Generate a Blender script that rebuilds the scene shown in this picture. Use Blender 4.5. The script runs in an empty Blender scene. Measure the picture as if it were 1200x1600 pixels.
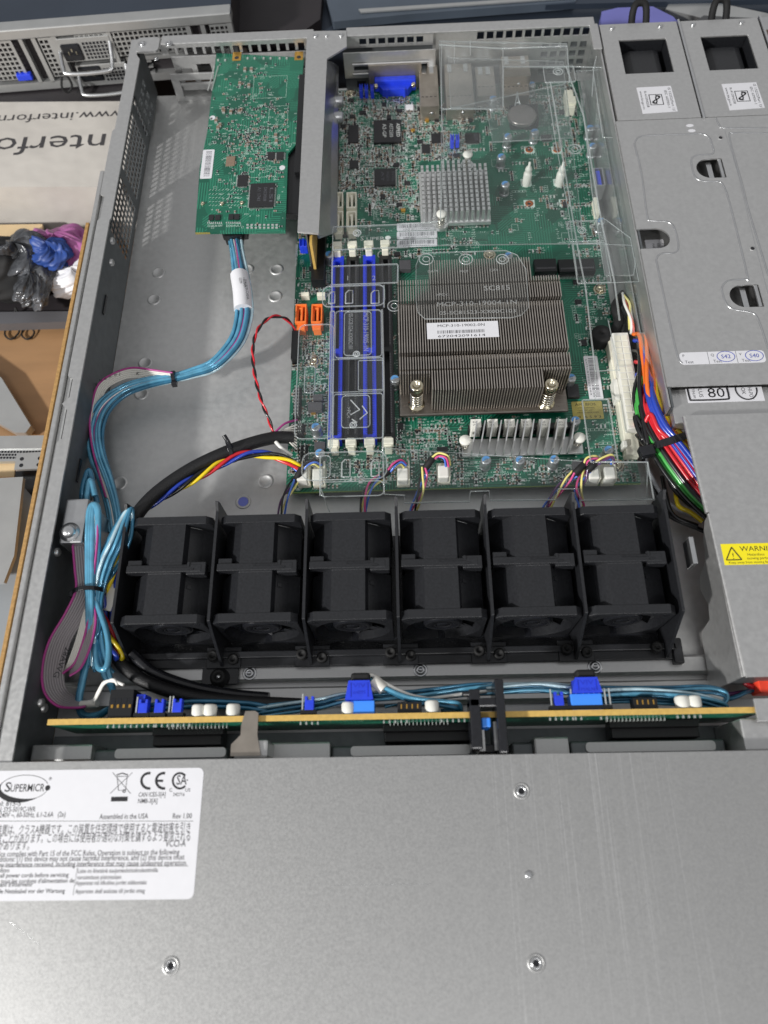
import bpy, math, random
from mathutils import Vector, Matrix
random.seed(7)
S=0.001
scene=bpy.context.scene
COL=scene.collection
# ------------------------------------------------------------------ camera
FPX=1155.0
RC=((0.99925926,-0.01178693,-0.03663335),(-0.02546377,-0.9162607,-0.39977235),(-0.02885361,0.40040904,-0.91588212))
CAM=(0.0,0.0,383.0)
cd=bpy.data.cameras.new('camera'); cam=bpy.data.objects.new('camera',cd); COL.objects.link(cam)
cd.sensor_fit='VERTICAL'; cd.sensor_height=36; cd.sensor_width=27; cd.lens=FPX/1600*36
cd.clip_start=0.01; cd.clip_end=20
right=Vector(RC[0]); up=-Vector(RC[1]); back=-Vector(RC[2])
cam.matrix_world=Matrix(((right.x,up.x,back.x,CAM[0]*S),(right.y,up.y,back.y,CAM[1]*S),(right.z,up.z,back.z,CAM[2]*S),(0,0,0,1)))
cd.dof.use_dof=True; cd.dof.focus_distance=0.42; cd.dof.aperture_fstop=8
scene.camera=cam
# ------------------------------------------------------------------ world and lamps
w=bpy.data.worlds.new("World"); scene.world=w; w.use_nodes=True
nt=w.node_tree; bg=nt.nodes['Background']
tc=nt.nodes.new('ShaderNodeTexCoord'); sx=nt.nodes.new('ShaderNodeSeparateXYZ'); rp=nt.nodes.new('ShaderNodeValToRGB')
nt.links.new(tc.outputs['Generated'],sx.inputs[0]); nt.links.new(sx.outputs['Z'],rp.inputs[0]); nt.links.new(rp.outputs[0],bg.inputs[0])
rp.color_ramp.elements[0].position=0.0; rp.color_ramp.elements[0].color=(0.10,0.10,0.105,1)
rp.color_ramp.elements[1].position=0.42; rp.color_ramp.elements[1].color=(0.72,0.72,0.73,1)
e_=rp.color_ramp.elements.new(0.95); e_.color=(0.60,0.605,0.62,1)
bg.inputs[1].default_value=0.68
def area(name,loc,target,size,power,color=(1,1,1),sy=None):
    l=bpy.data.lights.new(name,'AREA'); l.energy=power; l.color=color; l.size=size*S
    if sy: l.shape='RECTANGLE'; l.size_y=sy*S
    o=bpy.data.objects.new(name,l); COL.objects.link(o); o.location=[c*S for c in loc]
    d=Vector(target)-Vector(loc); o.rotation_euler=d.to_track_quat('-Z','Y').to_euler(); return o
area('ceiling_lamp_left',(-1600,-900,1130),(0,200,0),130,58,(1,0.985,0.96))
area('ceiling_lamp_overhead',(300,-1500,2000),(0,150,0),600,11,(1,0.99,0.98),260)
scene.view_settings.view_transform='Standard'; scene.view_settings.look='None'
scene.view_settings.exposure=0.0; scene.view_settings.gamma=1
scene.cycles.max_bounces=8; scene.cycles.transparent_max_bounces=24; scene.cycles.use_denoising=True
# ------------------------------------------------------------------ helpers
def q(u,v,z):
    """point of the place at height z (mm) that the photograph shows at u,v"""
    a,b=(u-600)/FPX,(v-800)/FPX
    d=[RC[0][i]*a+RC[1][i]*b+RC[2][i] for i in range(3)]
    t=(z-CAM[2])/d[2]
    return (CAM[0]+t*d[0],CAM[1]+t*d[1],z)
def lin(h):
    h=h.lstrip('#'); r=[int(h[i:i+2],16)/255 for i in (0,2,4)]
    return tuple((c/12.92 if c<=0.04045 else ((c+0.055)/1.055)**2.4) for c in r)+(1,)
def mat(name,col,rough=0.5,metal=0.0,noise=0,nscale=300,bump=0,bscale=900,spec=0.5,coat=0,emit=None,alpha=None,trans=0,stretch=None,rvar=0,nd=4):
    m=bpy.data.materials.new(name); m.use_nodes=True; n=m.node_tree; b=n.nodes['Principled BSDF']
    c=lin(col) if isinstance(col,str) else tuple(col)+(1,)
    b.inputs['Base Color'].default_value=c; b.inputs['Roughness'].default_value=rough; b.inputs['Metallic'].default_value=metal
    b.inputs['Specular IOR Level'].default_value=spec; b.inputs['Coat Weight'].default_value=coat; b.inputs['Coat Roughness'].default_value=0.12
    if trans: b.inputs['Transmission Weight'].default_value=trans
    if noise or bump or rvar:
        t=n.nodes.new('ShaderNodeTexCoord'); mp=n.nodes.new('ShaderNodeMapping'); n.links.new(t.outputs['Object'],mp.inputs[0])
        if stretch: mp.inputs['Scale'].default_value=stretch
    if noise or rvar:
        x=n.nodes.new('ShaderNodeTexNoise'); x.inputs['Scale'].default_value=nscale; x.inputs['Detail'].default_value=nd; n.links.new(mp.outputs[0],x.inputs[0])
        if noise:
            mr=n.nodes.new('ShaderNodeMapRange'); mr.inputs[1].default_value=0.3; mr.inputs[2].default_value=0.7; mr.inputs[3].default_value=1-noise; mr.inputs[4].default_value=1+noise
            n.links.new(x.outputs[0],mr.inputs[0]); mx=n.nodes.new('ShaderNodeVectorMath'); mx.operation='SCALE'; mx.inputs[0].default_value=c[:3]
            n.links.new(mr.outputs[0],mx.inputs[3]); n.links.new(mx.outputs[0],b.inputs['Base Color'])
        if rvar:
            m2=n.nodes.new('ShaderNodeMapRange'); m2.inputs[1].default_value=0.3; m2.inputs[2].default_value=0.7; m2.inputs[3].default_value=max(0.02,rough-rvar); m2.inputs[4].default_value=rough+rvar
            n.links.new(x.outputs[0],m2.inputs[0]); n.links.new(m2.outputs[0],b.inputs['Roughness'])
    if bump:
        y=n.nodes.new('ShaderNodeTexNoise'); y.inputs['Scale'].default_value=bscale; y.inputs['Detail'].default_value=3; n.links.new(mp.outputs[0],y.inputs[0])
        bp=n.nodes.new('ShaderNodeBump'); bp.inputs['Strength'].default_value=bump; bp.inputs['Distance'].default_value=(0.006 if name in('white_box_card','crumpled_film') else 0.0004); n.links.new(y.outputs[0],bp.inputs['Height']); n.links.new(bp.outputs[0],b.inputs['Normal'])
    if emit: b.inputs['Emission Color'].default_value=lin(emit); b.inputs['Emission Strength'].default_value=1
    return m
def clear(name,tint,gloss,body,facing=0.25,bump=0):
    """thin clear polycarbonate: mostly see-through, a fresnel gloss and a little milky body"""
    m=bpy.data.materials.new(name); m.use_nodes=True; n=m.node_tree
    for k in list(n.nodes): n.nodes.remove(k)
    o=n.nodes.new('ShaderNodeOutputMaterial'); tr=n.nodes.new('ShaderNodeBsdfTransparent'); tr.inputs[0].default_value=tint+(1,)
    gl=n.nodes.new('ShaderNodeBsdfGlossy'); gl.inputs['Roughness'].default_value=0.07; gl.inputs[0].default_value=(1,1,1,1)
    df=n.nodes.new('ShaderNodeBsdfTranslucent'); df.inputs[0].default_value=(.9,.93,.93,1)
    dd=n.nodes.new('ShaderNodeBsdfDiffuse'); dd.inputs[0].default_value=(.9,.93,.93,1)
    ad=n.nodes.new('ShaderNodeMixShader'); ad.inputs[0].default_value=0.5; n.links.new(df.outputs[0],ad.inputs[1]); n.links.new(dd.outputs[0],ad.inputs[2])
    m1=n.nodes.new('ShaderNodeMixShader'); m1.inputs[0].default_value=body; n.links.new(tr.outputs[0],m1.inputs[1]); n.links.new(ad.outputs[0],m1.inputs[2])
    fr=n.nodes.new('ShaderNodeFresnel'); fr.inputs[0].default_value=1.5
    ma=n.nodes.new('ShaderNodeMath'); ma.operation='MULTIPLY_ADD'; ma.inputs[1].default_value=gloss; ma.inputs[2].default_value=0.0; n.links.new(fr.outputs[0],ma.inputs[0])
    ge=n.nodes.new('ShaderNodeNewGeometry'); iv=n.nodes.new('ShaderNodeMath'); iv.operation='SUBTRACT'; iv.inputs[0].default_value=1; n.links.new(ge.outputs['Backfacing'],iv.inputs[1]); mm=n.nodes.new('ShaderNodeMath'); mm.operation='MULTIPLY'; n.links.new(ma.outputs[0],mm.inputs[0]); n.links.new(iv.outputs[0],mm.inputs[1]); ma=mm
    if bump:
        t=n.nodes.new('ShaderNodeTexCoord'); y=n.nodes.new('ShaderNodeTexNoise'); y.inputs['Scale'].default_value=60; n.links.new(t.outputs['Object'],y.inputs[0])
        bp=n.nodes.new('ShaderNodeBump'); bp.inputs['Strength'].default_value=bump; bp.inputs['Distance'].default_value=0.002; n.links.new(y.outputs[0],bp.inputs['Height']); n.links.new(bp.outputs[0],gl.inputs['Normal'])
    m2=n.nodes.new('ShaderNodeMixShader'); n.links.new(ma.outputs[0],m2.inputs[0]); n.links.new(m1.outputs[0],m2.inputs[1]); n.links.new(gl.outputs[0],m2.inputs[2]); n.links.new(m2.outputs[0],o.inputs[0])
    return m
M={}
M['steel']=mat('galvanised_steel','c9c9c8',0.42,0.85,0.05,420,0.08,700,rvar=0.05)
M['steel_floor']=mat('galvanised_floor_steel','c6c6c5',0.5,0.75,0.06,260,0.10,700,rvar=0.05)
M['steel_dark']=mat('shaded_inner_steel','75797b',0.5,0.8,0.08,200,0.08,600)  # galvanised steel again, with the shade of inner faces put into its colour
M['bright']=mat('bright_zinc','c9cacb',0.28,0.95,0.05,300)
M['nickel']=mat('nickel','cfc6ae',0.2,1.0)
M['copperbase']=mat('nickelled_base_plate','857f78',0.32,0.95,0.12,120,rvar=0.06,stretch=(1,8,1))
M['fin']=mat('heatsink_fin','bcb5ad',0.45,0.85,0.12,220,stretch=(1,1,4))
M['alu']=mat('aluminium','d6d7d6',0.38,0.85,0.06,300)
M['black']=mat('black_plastic','1f2023',0.37,0,0.25,900,0.22,1800)
M['black_dk']=mat('black_gloss_plastic','1b1c20',0.24,0,0.2,500,0.08,900)
M['rubber']=mat('black_rubber','101011',0.75)
M['chip']=mat('chip_epoxy','232325',0.42,0,0.15,900)
M['slot']=mat('slot_black','131416',0.38)
M['slotblue']=mat('slot_blue','1c34c4',0.42,0,0.1,300)
M['blue']=mat('blue_plastic','2440d2',0.4,0,0.08,300)
M['ltblue']=mat('light_blue_plastic','3f8cf0',0.4)
M['cream']=mat('cream_nylon','e6e3d2',0.5,0,0.05,400)
M['white']=mat('white_nylon','dddcd4',0.45,0,0.04,300)
M['orange']=mat('orange_plastic','f07a34',0.45,0,0.06,400)
M['tan']=mat('ceramic_tan','84705f',0.5,0,0.2,2500)
M['grey_c']=mat('ferrite_grey','4b4a4d',0.6,0,0.1,900)
M['solder']=mat('tinned_solder','d6d9d6',0.3,0.7)
M['silk']=mat('silkscreen_ink','c6dad0',0.6)
M['silkw']=mat('white_ink','e4e8e4',0.6)
M['ink']=mat('black_ink','16161a',0.6)
M['inkg']=mat('grey_ink','55565c',0.6)
M['inkb']=mat('blue_pen_ink','3b4aa6',0.6)
M['paper']=mat('label_paper','d9d9dd',0.6,0,0.015,200)
M['yellow']=mat('yellow_label','f2e21c',0.4)
M['goldlabel']=mat('gold_label','b0a35c',0.35,0.5,0.1,500)
M['gold']=mat('board_edge_laminate','c9a659',0.6,0,0.10,500,stretch=(1,1,1))
M['cuprad']=mat('copper_pad','b4622f',0.35,0.7)
M['goldpad']=mat('gold_pad','c89c4a',0.35,0.8)
M['capside']=mat('capacitor_can','b4b6b8',0.35,0.8)
M['capblue']=mat('capacitor_blue_print','5a96cf',0.4)
M['jack']=mat('jack_shield','a59d93',0.36,0.85,0.1,150)
M['battery']=mat('coin_cell','a39a96',0.3,0.9,0.06,200)
M['spring']=mat('steel_spring','d5d0c4',0.22,1.0)
M['cyan']=mat('cyan_cable_jacket','5c9fbe',0.16,0.35,0.22,160,coat=0.6)
M['cyan2']=mat('deep_cyan_cable_jacket','33708f',0.16,0.35,0.2,160,coat=0.5)
M['ribbon']=mat('grey_ribbon','8b8587',0.45)
M['ribbonw']=mat('pale_ribbon','d5d2ca',0.45)
M['magenta']=mat('magenta_stripe','a53a82',0.4)
for k,h in dict(wred='c9232e',wyellow='f0d21e',wblue='2440a8',wblack='101012',worange='ee7326',wwhite='e6e4de',wgreen='3fa046',wpink='cf4a86',wpurple='5a2f62',wlyellow='eadf86',wlblue='4a74d0',wgrey='86868a').items():
    M[k]=mat('wire_'+k[1:],h,0.28,0,coat=0.3)
M['sleeve']=mat('black_woven_sleeve','121214',0.5,0,0.4,1400,0.9,1500)
M['wood']=mat('plywood','957350',0.55,0,0.12,14,stretch=(1,5,1),bump=0.1)
M['card']=mat('cardboard','a8834f',0.7,0,0.2,500,0.4,1200)
M['box']=mat('white_box_card','bdb8b1',0.7,0,0.08,18,1.0,14)
M['boxin']=mat('brown_box_card','cdb48c',0.7,0,0.08,40)
M['bag']=mat('crumpled_film','4c4e52',0.22,0.1,0.6,60,1,60)
M['pinkbag']=mat('pink_bubble_film','a25d92',0.35,0,0.35,35,1,60)
M['bluebag']=mat('blue_cloth','27468c',0.5,0,0.25,60,1,60)
M['navy']=mat('dark_painted_lid','3c4552',0.42,0.5,0.12,12,0.1,100)
M['bgdark']=mat('dark_shelf','231f22',0.6,0,0.2,30)
M['bgmesh']=mat('rear_panel_zinc','b9bab9',0.4,0.75,0.05,80)
M['violet']=mat('violet_plastic','6e6fb4',0.5,0,0.1,30)
M['holeblue']=mat('blue_film_seen_through_hole','7782d8',0.5)
M['clear']=clear('clear_sheet',(0.955,0.965,0.965),0.9,0.008,bump=0.1)
M['cleared']=clear('clear_edge',(0.9,0.93,0.93),1.8,0.26)
M['clearlet']=clear('raised_clear_lettering',(0.95,0.96,0.96),1.5,0.45)
M['clearhaze']=clear('clear_sheet_painted_haze',(0.93,0.94,0.94),1.6,0.045,bump=0.35)  # clear sheet again, with hazy reflections put in as a milky body
def board_mat(name,c0,c1,c2,scale):
    m=mat(name,c0,0.34,0,coat=0.25); n=m.node_tree; b=n.nodes['Principled BSDF']
    t=n.nodes.new('ShaderNodeTexCoord')
    def ramp(src,p0,p1,a,bb):
        r=n.nodes.new('ShaderNodeMapRange'); r.inputs[1].default_value=p0; r.inputs[2].default_value=p1; r.inputs[3].default_value=a; r.inputs[4].default_value=bb; n.links.new(src,r.inputs[0]); return r.outputs[0]
    big=n.nodes.new('ShaderNodeTexVoronoi'); big.distance='CHEBYCHEV'; big.inputs['Scale'].default_value=scale; n.links.new(t.outputs['Object'],big.inputs[0])
    sc=n.nodes.new('ShaderNodeSeparateColor'); n.links.new(big.outputs['Color'],sc.inputs[0])
    mp=n.nodes.new('ShaderNodeMapping'); mp.inputs['Rotation'].default_value=(0,0,0.785); n.links.new(t.outputs['Object'],mp.inputs[0])
    def wave(vec,s,axis):
        x=n.nodes.new('ShaderNodeTexWave'); x.bands_direction=axis; x.inputs['Scale'].default_value=s; n.links.new(vec,x.inputs[0]); return x.outputs['Fac']
    wx=wave(t.outputs['Object'],190,'X'); wy=wave(t.outputs['Object'],190,'Y'); wd=wave(mp.outputs[0],190,'X')
    s1=n.nodes.new('ShaderNodeMix'); n.links.new(ramp(sc.outputs[0],0.38,0.40,0,1),s1.inputs[0]); n.links.new(wx,s1.inputs[2]); n.links.new(wy,s1.inputs[3])
    s2=n.nodes.new('ShaderNodeMix'); n.links.new(ramp(sc.outputs[0],0.75,0.77,0,1),s2.inputs[0]); n.links.new(s1.outputs[0],s2.inputs[2]); n.links.new(wd,s2.inputs[3])
    tr=ramp(s2.outputs[0],0.55,0.7,0,1)
    on=n.nodes.new('ShaderNodeMath'); on.operation='MULTIPLY'; n.links.new(tr,on.inputs[0]); n.links.new(ramp(sc.outputs[1],0.35,0.37,0,1),on.inputs[1])
    pl=n.nodes.new('ShaderNodeTexNoise'); pl.inputs['Scale'].default_value=scale*0.6; pl.inputs['Detail'].default_value=0; n.links.new(t.outputs['Object'],pl.inputs[0])
    m1=n.nodes.new('ShaderNodeMix'); m1.data_type='RGBA'; m1.inputs[6].default_value=lin(c0); m1.inputs[7].default_value=lin(c1); n.links.new(ramp(pl.outputs[0],0.50,0.51,0,1),m1.inputs[0])
    m2=n.nodes.new('ShaderNodeMix'); m2.data_type='RGBA'; n.links.new(m1.outputs[2],m2.inputs[6]); m2.inputs[7].default_value=lin(c2); n.links.new(on.outputs[0],m2.inputs[0])
    n.links.new(m2.outputs[2],b.inputs['Base Color']); return m
M['pcb']=board_mat('green_solder_mask','044836','095a44','24745a',70)
M['pcbcard']=board_mat('green_card_mask','045440','0a634b','277c61',90)
M['pcbedge']=mat('board_edge_green','7e9a52',0.5)
def lid_mat():
    m=mat('brushed_lid_steel','b2b2b1',0.46,0.85,0.035,1100,0.05,1600,rvar=0.05); n=m.node_tree; b=n.nodes['Principled BSDF']
    t=n.nodes.new('ShaderNodeTexCoord'); mp=n.nodes.new('ShaderNodeMapping'); mp.inputs['Scale'].default_value=(2300,5,1); mp.inputs['Rotation'].default_value=(0,0,0.03); n.links.new(t.outputs['Object'],mp.inputs[0])
    x=n.nodes.new('ShaderNodeTexNoise'); x.inputs['Scale'].default_value=1; x.inputs['Detail'].default_value=2; n.links.new(mp.outputs[0],x.inputs[0])
    r=n.nodes.new('ShaderNodeMapRange'); r.inputs[1].default_value=0.60; r.inputs[2].default_value=0.72; n.links.new(x.outputs[0],r.inputs[0])
    s=n.nodes.new('ShaderNodeSeparateXYZ'); n.links.new(t.outputs['Object'],s.inputs[0])
    # the worn band
    g=n.nodes.new('ShaderNodeMapRange'); g.interpolation_type='SMOOTHSTEP'; g.inputs[1].default_value=0.02; g.inputs[2].default_value=0.045; n.links.new(s.outputs[0],g.inputs[0])
    g2=n.nodes.new('ShaderNodeMapRange'); g2.interpolation_type='SMOOTHSTEP'; g2.inputs[1].default_value=0.135; g2.inputs[2].default_value=0.09; g2.inputs[3].default_value=0; g2.inputs[4].default_value=1; g2.inputs[1].default_value=0.09; g2.inputs[2].default_value=0.135; g2.inputs[3].default_value=1; g2.inputs[4].default_value=0.0; n.links.new(s.outputs[0],g2.inputs[0])
    a=n.nodes.new('ShaderNodeMath'); a.operation='MULTIPLY'; n.links.new(g.outputs[0],a.inputs[0]); n.links.new(g2.outputs[0],a.inputs[1])
    a2=n.nodes.new('ShaderNodeMath'); a2.operation='MULTIPLY'; n.links.new(a.outputs[0],a2.inputs[0]); n.links.new(r.outputs[0],a2.inputs[1])
    a3=n.nodes.new('ShaderNodeMath'); a3.operation='MULTIPLY'; a3.inputs[1].default_value=0.42; n.links.new(a2.outputs[0],a3.inputs[0])
    old=b.inputs['Base Color'].links[0].from_socket
    mx=n.nodes.new('ShaderNodeMix'); mx.data_type='RGBA'; n.links.new(a3.outputs[0],mx.inputs[0]); n.links.new(old,mx.inputs[6]); mx.inputs[7].default_value=(0.95,0.95,0.95,1); n.links.new(mx.outputs[2],b.inputs['Base Color'])
    return m
M['lid']=lid_mat()

def tmesh(body,font_size=1.0,shear=0,space=1.0,bold=0.0):
    c=bpy.data.curves.new('txt','FONT'); c.body=body; c.size=font_size; c.shear=shear; c.resolution_u=2; c.space_character=space; c.offset=bold
    o=bpy.data.objects.new('txt',c); me=bpy.data.meshes.new_from_object(o)
    vs=[tuple(v.co) for v in me.vertices]; fs=[tuple(p.vertices) for p in me.polygons]
    bpy.data.objects.remove(o); bpy.data.curves.remove(c); bpy.data.meshes.remove(me); return vs,fs
class MB:
    def __init__(s): s.v=[]; s.f=[]; s.sm=[]; s.mi=[]; s.cur=0
    def add(s,vs,fs,smooth=False):
        b=len(s.v); s.v+= [tuple(p) for p in vs]; s.f+=[tuple(i+b for i in f) for f in fs]; s.sm+=[smooth]*len(fs); s.mi+=[s.cur]*len(fs); return s
    def box(s,x0,x1,y0,y1,z0,z1):
        return s.add([(x0,y0,z0),(x1,y0,z0),(x1,y1,z0),(x0,y1,z0),(x0,y0,z1),(x1,y0,z1),(x1,y1,z1),(x0,y1,z1)],[(3,2,1,0),(4,5,6,7),(0,1,5,4),(1,2,6,5),(2,3,7,6),(3,0,4,7)])
    def bc(s,c,d,rz=0,tilt=0):
        m=Matrix.Rotation(math.radians(rz),3,'Z')@Matrix.Rotation(math.radians(tilt),3,'X'); h=[k/2 for k in d]; vs=[]
        for z in (-1,1):
            for x,y in ((-1,-1),(1,-1),(1,1),(-1,1)): vs.append(Vector(c)+m@Vector((x*h[0],y*h[1],z*h[2])))
        return s.add(vs,[(3,2,1,0),(4,5,6,7),(0,1,5,4),(1,2,6,5),(2,3,7,6),(3,0,4,7)])
    def prism(s,poly,z0,z1,f=None,smooth=False):
        """poly in local a,b; f maps (a,b,c)->xyz"""
        f=f or (lambda a,b,c:(a,b,c)); n=len(poly)
        A=sum(poly[i][0]*poly[(i+1)%n][1]-poly[(i+1)%n][0]*poly[i][1] for i in range(n))
        if A<0: poly=poly[::-1]
        vs=[f(a,b,z0) for a,b in poly]+[f(a,b,z1) for a,b in poly]
        s.add(vs,[tuple(range(n-1,-1,-1)),tuple(range(n,2*n))]); 
        s.add(vs,[(i,(i+1)%n,n+(i+1)%n,n+i) for i in range(n)],smooth); return s
    def cyl(s,c,r,z0,z1,n=20,r2=None,axis='z'):
        r2=r if r2 is None else r2; vs=[]
        for k,(z,rr) in enumerate(((z0,r),(z1,r2))):
            for i in range(n):
                a=2*math.pi*i/n; p,qq=math.cos(a)*rr,math.sin(a)*rr
                vs.append((c[0]+p,c[1]+qq,z) if axis=='z' else ((c[0]+p,z,c[1]+qq) if axis=='y' else (z,c[0]+p,c[1]+qq)))
        s.add(vs,[tuple(range(n-1,-1,-1)),tuple(range(n,2*n))]); s.add(vs,[(i,(i+1)%n,n+(i+1)%n,n+i) for i in range(n)],True); return s
    def lathe(s,c,prof,n=24,axis='z'):
        vs=[]
        for r,z in prof:
            for i in range(n):
                a=2*math.pi*i/n; p,qq=math.cos(a)*r,math.sin(a)*r
                vs.append((c[0]+p,c[1]+qq,c[2]+z) if axis=='z' else ((c[0]+p,c[1]+z,c[2]+qq) if axis=='y' else (c[0]+z,c[1]+p,c[2]+qq)))
        fs=[(k*n+i,k*n+(i+1)%n,(k+1)*n+(i+1)%n,(k+1)*n+i) for k in range(len(prof)-1) for i in range(n)]
        return s.add(vs,fs,True)
    def tube(s,pts,r,n=8,sub=5,closed=False,flat=1.0):
        P=spline(pts,sub); m=len(P); t0=(P[1]-P[0]).normalized(); ref=Vector((0,0,1)) if abs(t0.z)<0.9 else Vector((1,0,0)); nn=t0.cross(ref).normalized(); vs=[]
        for i in range(m):
            t=(P[min(i+1,m-1)]-P[max(i-1,0)]).normalized(); nn=(nn-t*nn.dot(t)); nn=nn.normalized() if nn.length>1e-6 else t.orthogonal().normalized(); bb=t.cross(nn)
            for k in range(n):
                a=2*math.pi*k/n; vs.append(P[i]+nn*(math.cos(a)*r*flat)+bb*(math.sin(a)*r))
        fs=[(i*n+k,i*n+(k+1)%n,(i+1)*n+(k+1)%n,(i+1)*n+k) for i in range(m-1) for k in range(n)]
        s.add(vs,fs,True); s.add(vs,[tuple(range(n)),tuple(range((m-1)*n,m*n))]); return s
    def grid(s,us,vs_,opn,t,f):
        """sheet with rectangular openings: breakpoints us,vs_; opn(i,j) True = open cell; t thickness; f(u,v,w)->xyz"""
        nu,nv=len(us)-1,len(vs_)-1; O=[[bool(opn(i,j)) for j in range(nv)] for i in range(nu)]
        vid={}; V=[]; F=[]
        def g(i,j,k):
            key=(i,j,k)
            if key not in vid: vid[key]=len(V); V.append(f(us[i],vs_[j],t*k))
            return vid[key]
        for i in range(nu):
            for j in range(nv):
                if O[i][j]: continue
                F.append((g(i,j,1),g(i+1,j,1),g(i+1,j+1,1),g(i,j+1,1))); F.append((g(i,j+1,0),g(i+1,j+1,0),g(i+1,j,0),g(i,j,0)))
                for di,dj,a,b in ((-1,0,(i,j+1),(i,j)),(1,0,(i+1,j),(i+1,j+1)),(0,-1,(i,j),(i+1,j)),(0,1,(i+1,j+1),(i,j+1))):
                    x,y=i+di,j+dj
                    if x<0 or y<0 or x>=nu or y>=nv or O[x][y]: F.append((g(*a,0),g(*b,0),g(*b,1),g(*a,1)))
        return s.add(V,F)
    def text(s,body,o,size,ang=0,xs=1.0,shear=0,f=None,align='l',fit=None,bold=0.0):
        vs,fs=tmesh(body,1.0,shear,1.0,bold)
        if not vs: return s
        wd=max(v[0] for v in vs)-min(v[0] for v in vs); mn=min(v[0] for v in vs)
        if fit: xs=fit/(wd*size)
        off={'l':0,'c':-(mn+wd/2),'r':-(mn+wd)}[align]; ca,sa=math.cos(math.radians(ang)),math.sin(math.radians(ang)); out=[]
        for v in vs:
            a=(v[0]+off)*size*xs; b=v[1]*size; x,y=a*ca-b*sa+o[0],a*sa+b*ca+o[1]
            out.append(f(x,y) if f else (x,y,o[2]))
        return s.add(out,fs)
def spline(pts,sub):
    P=[Vector(p) for p in pts]
    if len(P)<3 or sub<2:
        return P
    out=[]; E=[P[0]*2-P[1]]+P+[P[-1]*2-P[-2]]
    for i in range(1,len(E)-2):
        a,b,c,d=E[i-1],E[i],E[i+1],E[i+2]
        for k in range(sub):
            t=k/sub; out.append(0.5*((2*b)+(c-a)*t+(2*a-5*b+4*c-d)*t*t+(3*b-a-3*c+d)*t**3))
    out.append(P[-1]); return out
ORG={}
def tag(o,label=None,cat=None,group=None,kind=None):
    if label: o['label']=label
    if cat: o['category']=cat
    if group: o['group']=group
    if kind: o['kind']=kind
    return o
def thing(name,label,cat,loc,group=None):
    o=bpy.data.objects.new(name,None); COL.objects.link(o); o.location=[c*S for c in loc]; o.empty_display_size=0.005; ORG[o.name]=tuple(loc)
    return tag(o,label,cat,group)
def mkmesh(name,mb,m,org=(0,0,0)):
    me=bpy.data.meshes.new(name); me.from_pydata([((x-org[0])*S,(y-org[1])*S,(z-org[2])*S) for x,y,z in mb.v],[],mb.f)
    for x in (m if isinstance(m,(list,tuple)) else [m]): me.materials.append(M[x] if isinstance(x,str) else x)
    me.polygons.foreach_set('use_smooth',mb.sm); me.polygons.foreach_set('material_index',mb.mi); me.update(); return me
def part(name,mb,m,parent,bevel=0,seg=2,label=None,kind=None):
    org=ORG[parent.name]; me=mkmesh(name,mb,m,org); o=bpy.data.objects.new(name,me); COL.objects.link(o); o.parent=parent; ORG[o.name]=org
    if bevel:
        b=o.modifiers.new('bevel','BEVEL'); b.width=bevel*S; b.segments=seg; b.limit_method='ANGLE'; b.angle_limit=math.radians(50)
    if label: o['label']=label
    if kind: o['kind']=kind
    return o
def single(name,label,cat,mb,m,group=None,kind=None,bevel=0,org=None):
    if org is None:
        xs=[p[0] for p in mb.v]; ys=[p[1] for p in mb.v]; zs=[p[2] for p in mb.v]; org=((min(xs)+max(xs))/2,(min(ys)+max(ys))/2,min(zs))
    me=mkmesh(name,mb,m,org); o=bpy.data.objects.new(name,me); COL.objects.link(o); o.location=[c*S for c in org]; ORG[o.name]=org
    if bevel:
        b=o.modifiers.new('bevel','BEVEL'); b.width=bevel*S; b.segments=2; b.limit_method='ANGLE'; b.angle_limit=math.radians(50)
    return tag(o,label,cat,group,kind)
def pieces(name,mb,m,parent,locs,bevel=0):
    """alike pieces sharing one mesh (modelled at 0,0,0); locs = (x,y,z[,rz]) in mm"""
    me=mkmesh(name,mb,m); org=ORG[parent.name]; out=[]
    for L in locs:
        o=bpy.data.objects.new(name,me); COL.objects.link(o); o.parent=parent; o.location=[(L[i]-org[i])*S for i in range(3)]; ORG[o.name]=tuple(L[:3])
        if len(L)>3: o.rotation_euler.z=math.radians(L[3])
        if bevel:
            b=o.modifiers.new('bevel','BEVEL'); b.width=bevel*S; b.segments=1; b.limit_method='ANGLE'
        out.append(o)
    return out
def dup(o,loc=None,parent=None,rz=None,label=None):
    c=o.copy(); COL.objects.link(c); c.parent=parent
    if loc: c.location=[k*S for k in loc]; ORG[c.name]=tuple(loc)
    if rz is not None: c.rotation_euler.z=math.radians(rz)
    if label: c['label']=label
    for ch in list(o.children): dup(ch,parent=c)
    return c
def rr(x0,x1,y0,y1,r,n=4):
    out=[]
    for cx,cy,a in ((x1-r,y0+r,-90),(x1-r,y1-r,0),(x0+r,y1-r,90),(x0+r,y0+r,180)):
        for k in range(n+1):
            t=math.radians(a+90*k/n); out.append((cx+r*math.cos(t),cy+r*math.sin(t)))
    return out
def rect(u0,v0,u1,v1,z):
    a=q(u0,v0,z); b=q(u1,v1,z); c=q(u0,v1,z); d=q(u1,v0,z)
    xs=((a[0]+c[0])/2,(b[0]+d[0])/2); ys=((c[1]+b[1])/2,(a[1]+d[1])/2)
    return xs[0],xs[1],ys[0],ys[1]
def screw(parent,x,y,z,r=2.6,m='bright',name='screw',ring=True,h=1.2):
    mb=MB()
    if ring: mb.lathe((x,y,z),[(r*1.55,0.05),(r*1.5,0.35),(r*1.1,0.25),(r*1.02,0.05)],20)
    mb.lathe((x,y,z),[(r,0),(r,h*0.7),(r*0.75,h),(r*0.45,h),(r*0.4,h*0.45),(0.01,h*0.45)],18)
    return part(name,mb,m,parent)
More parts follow.
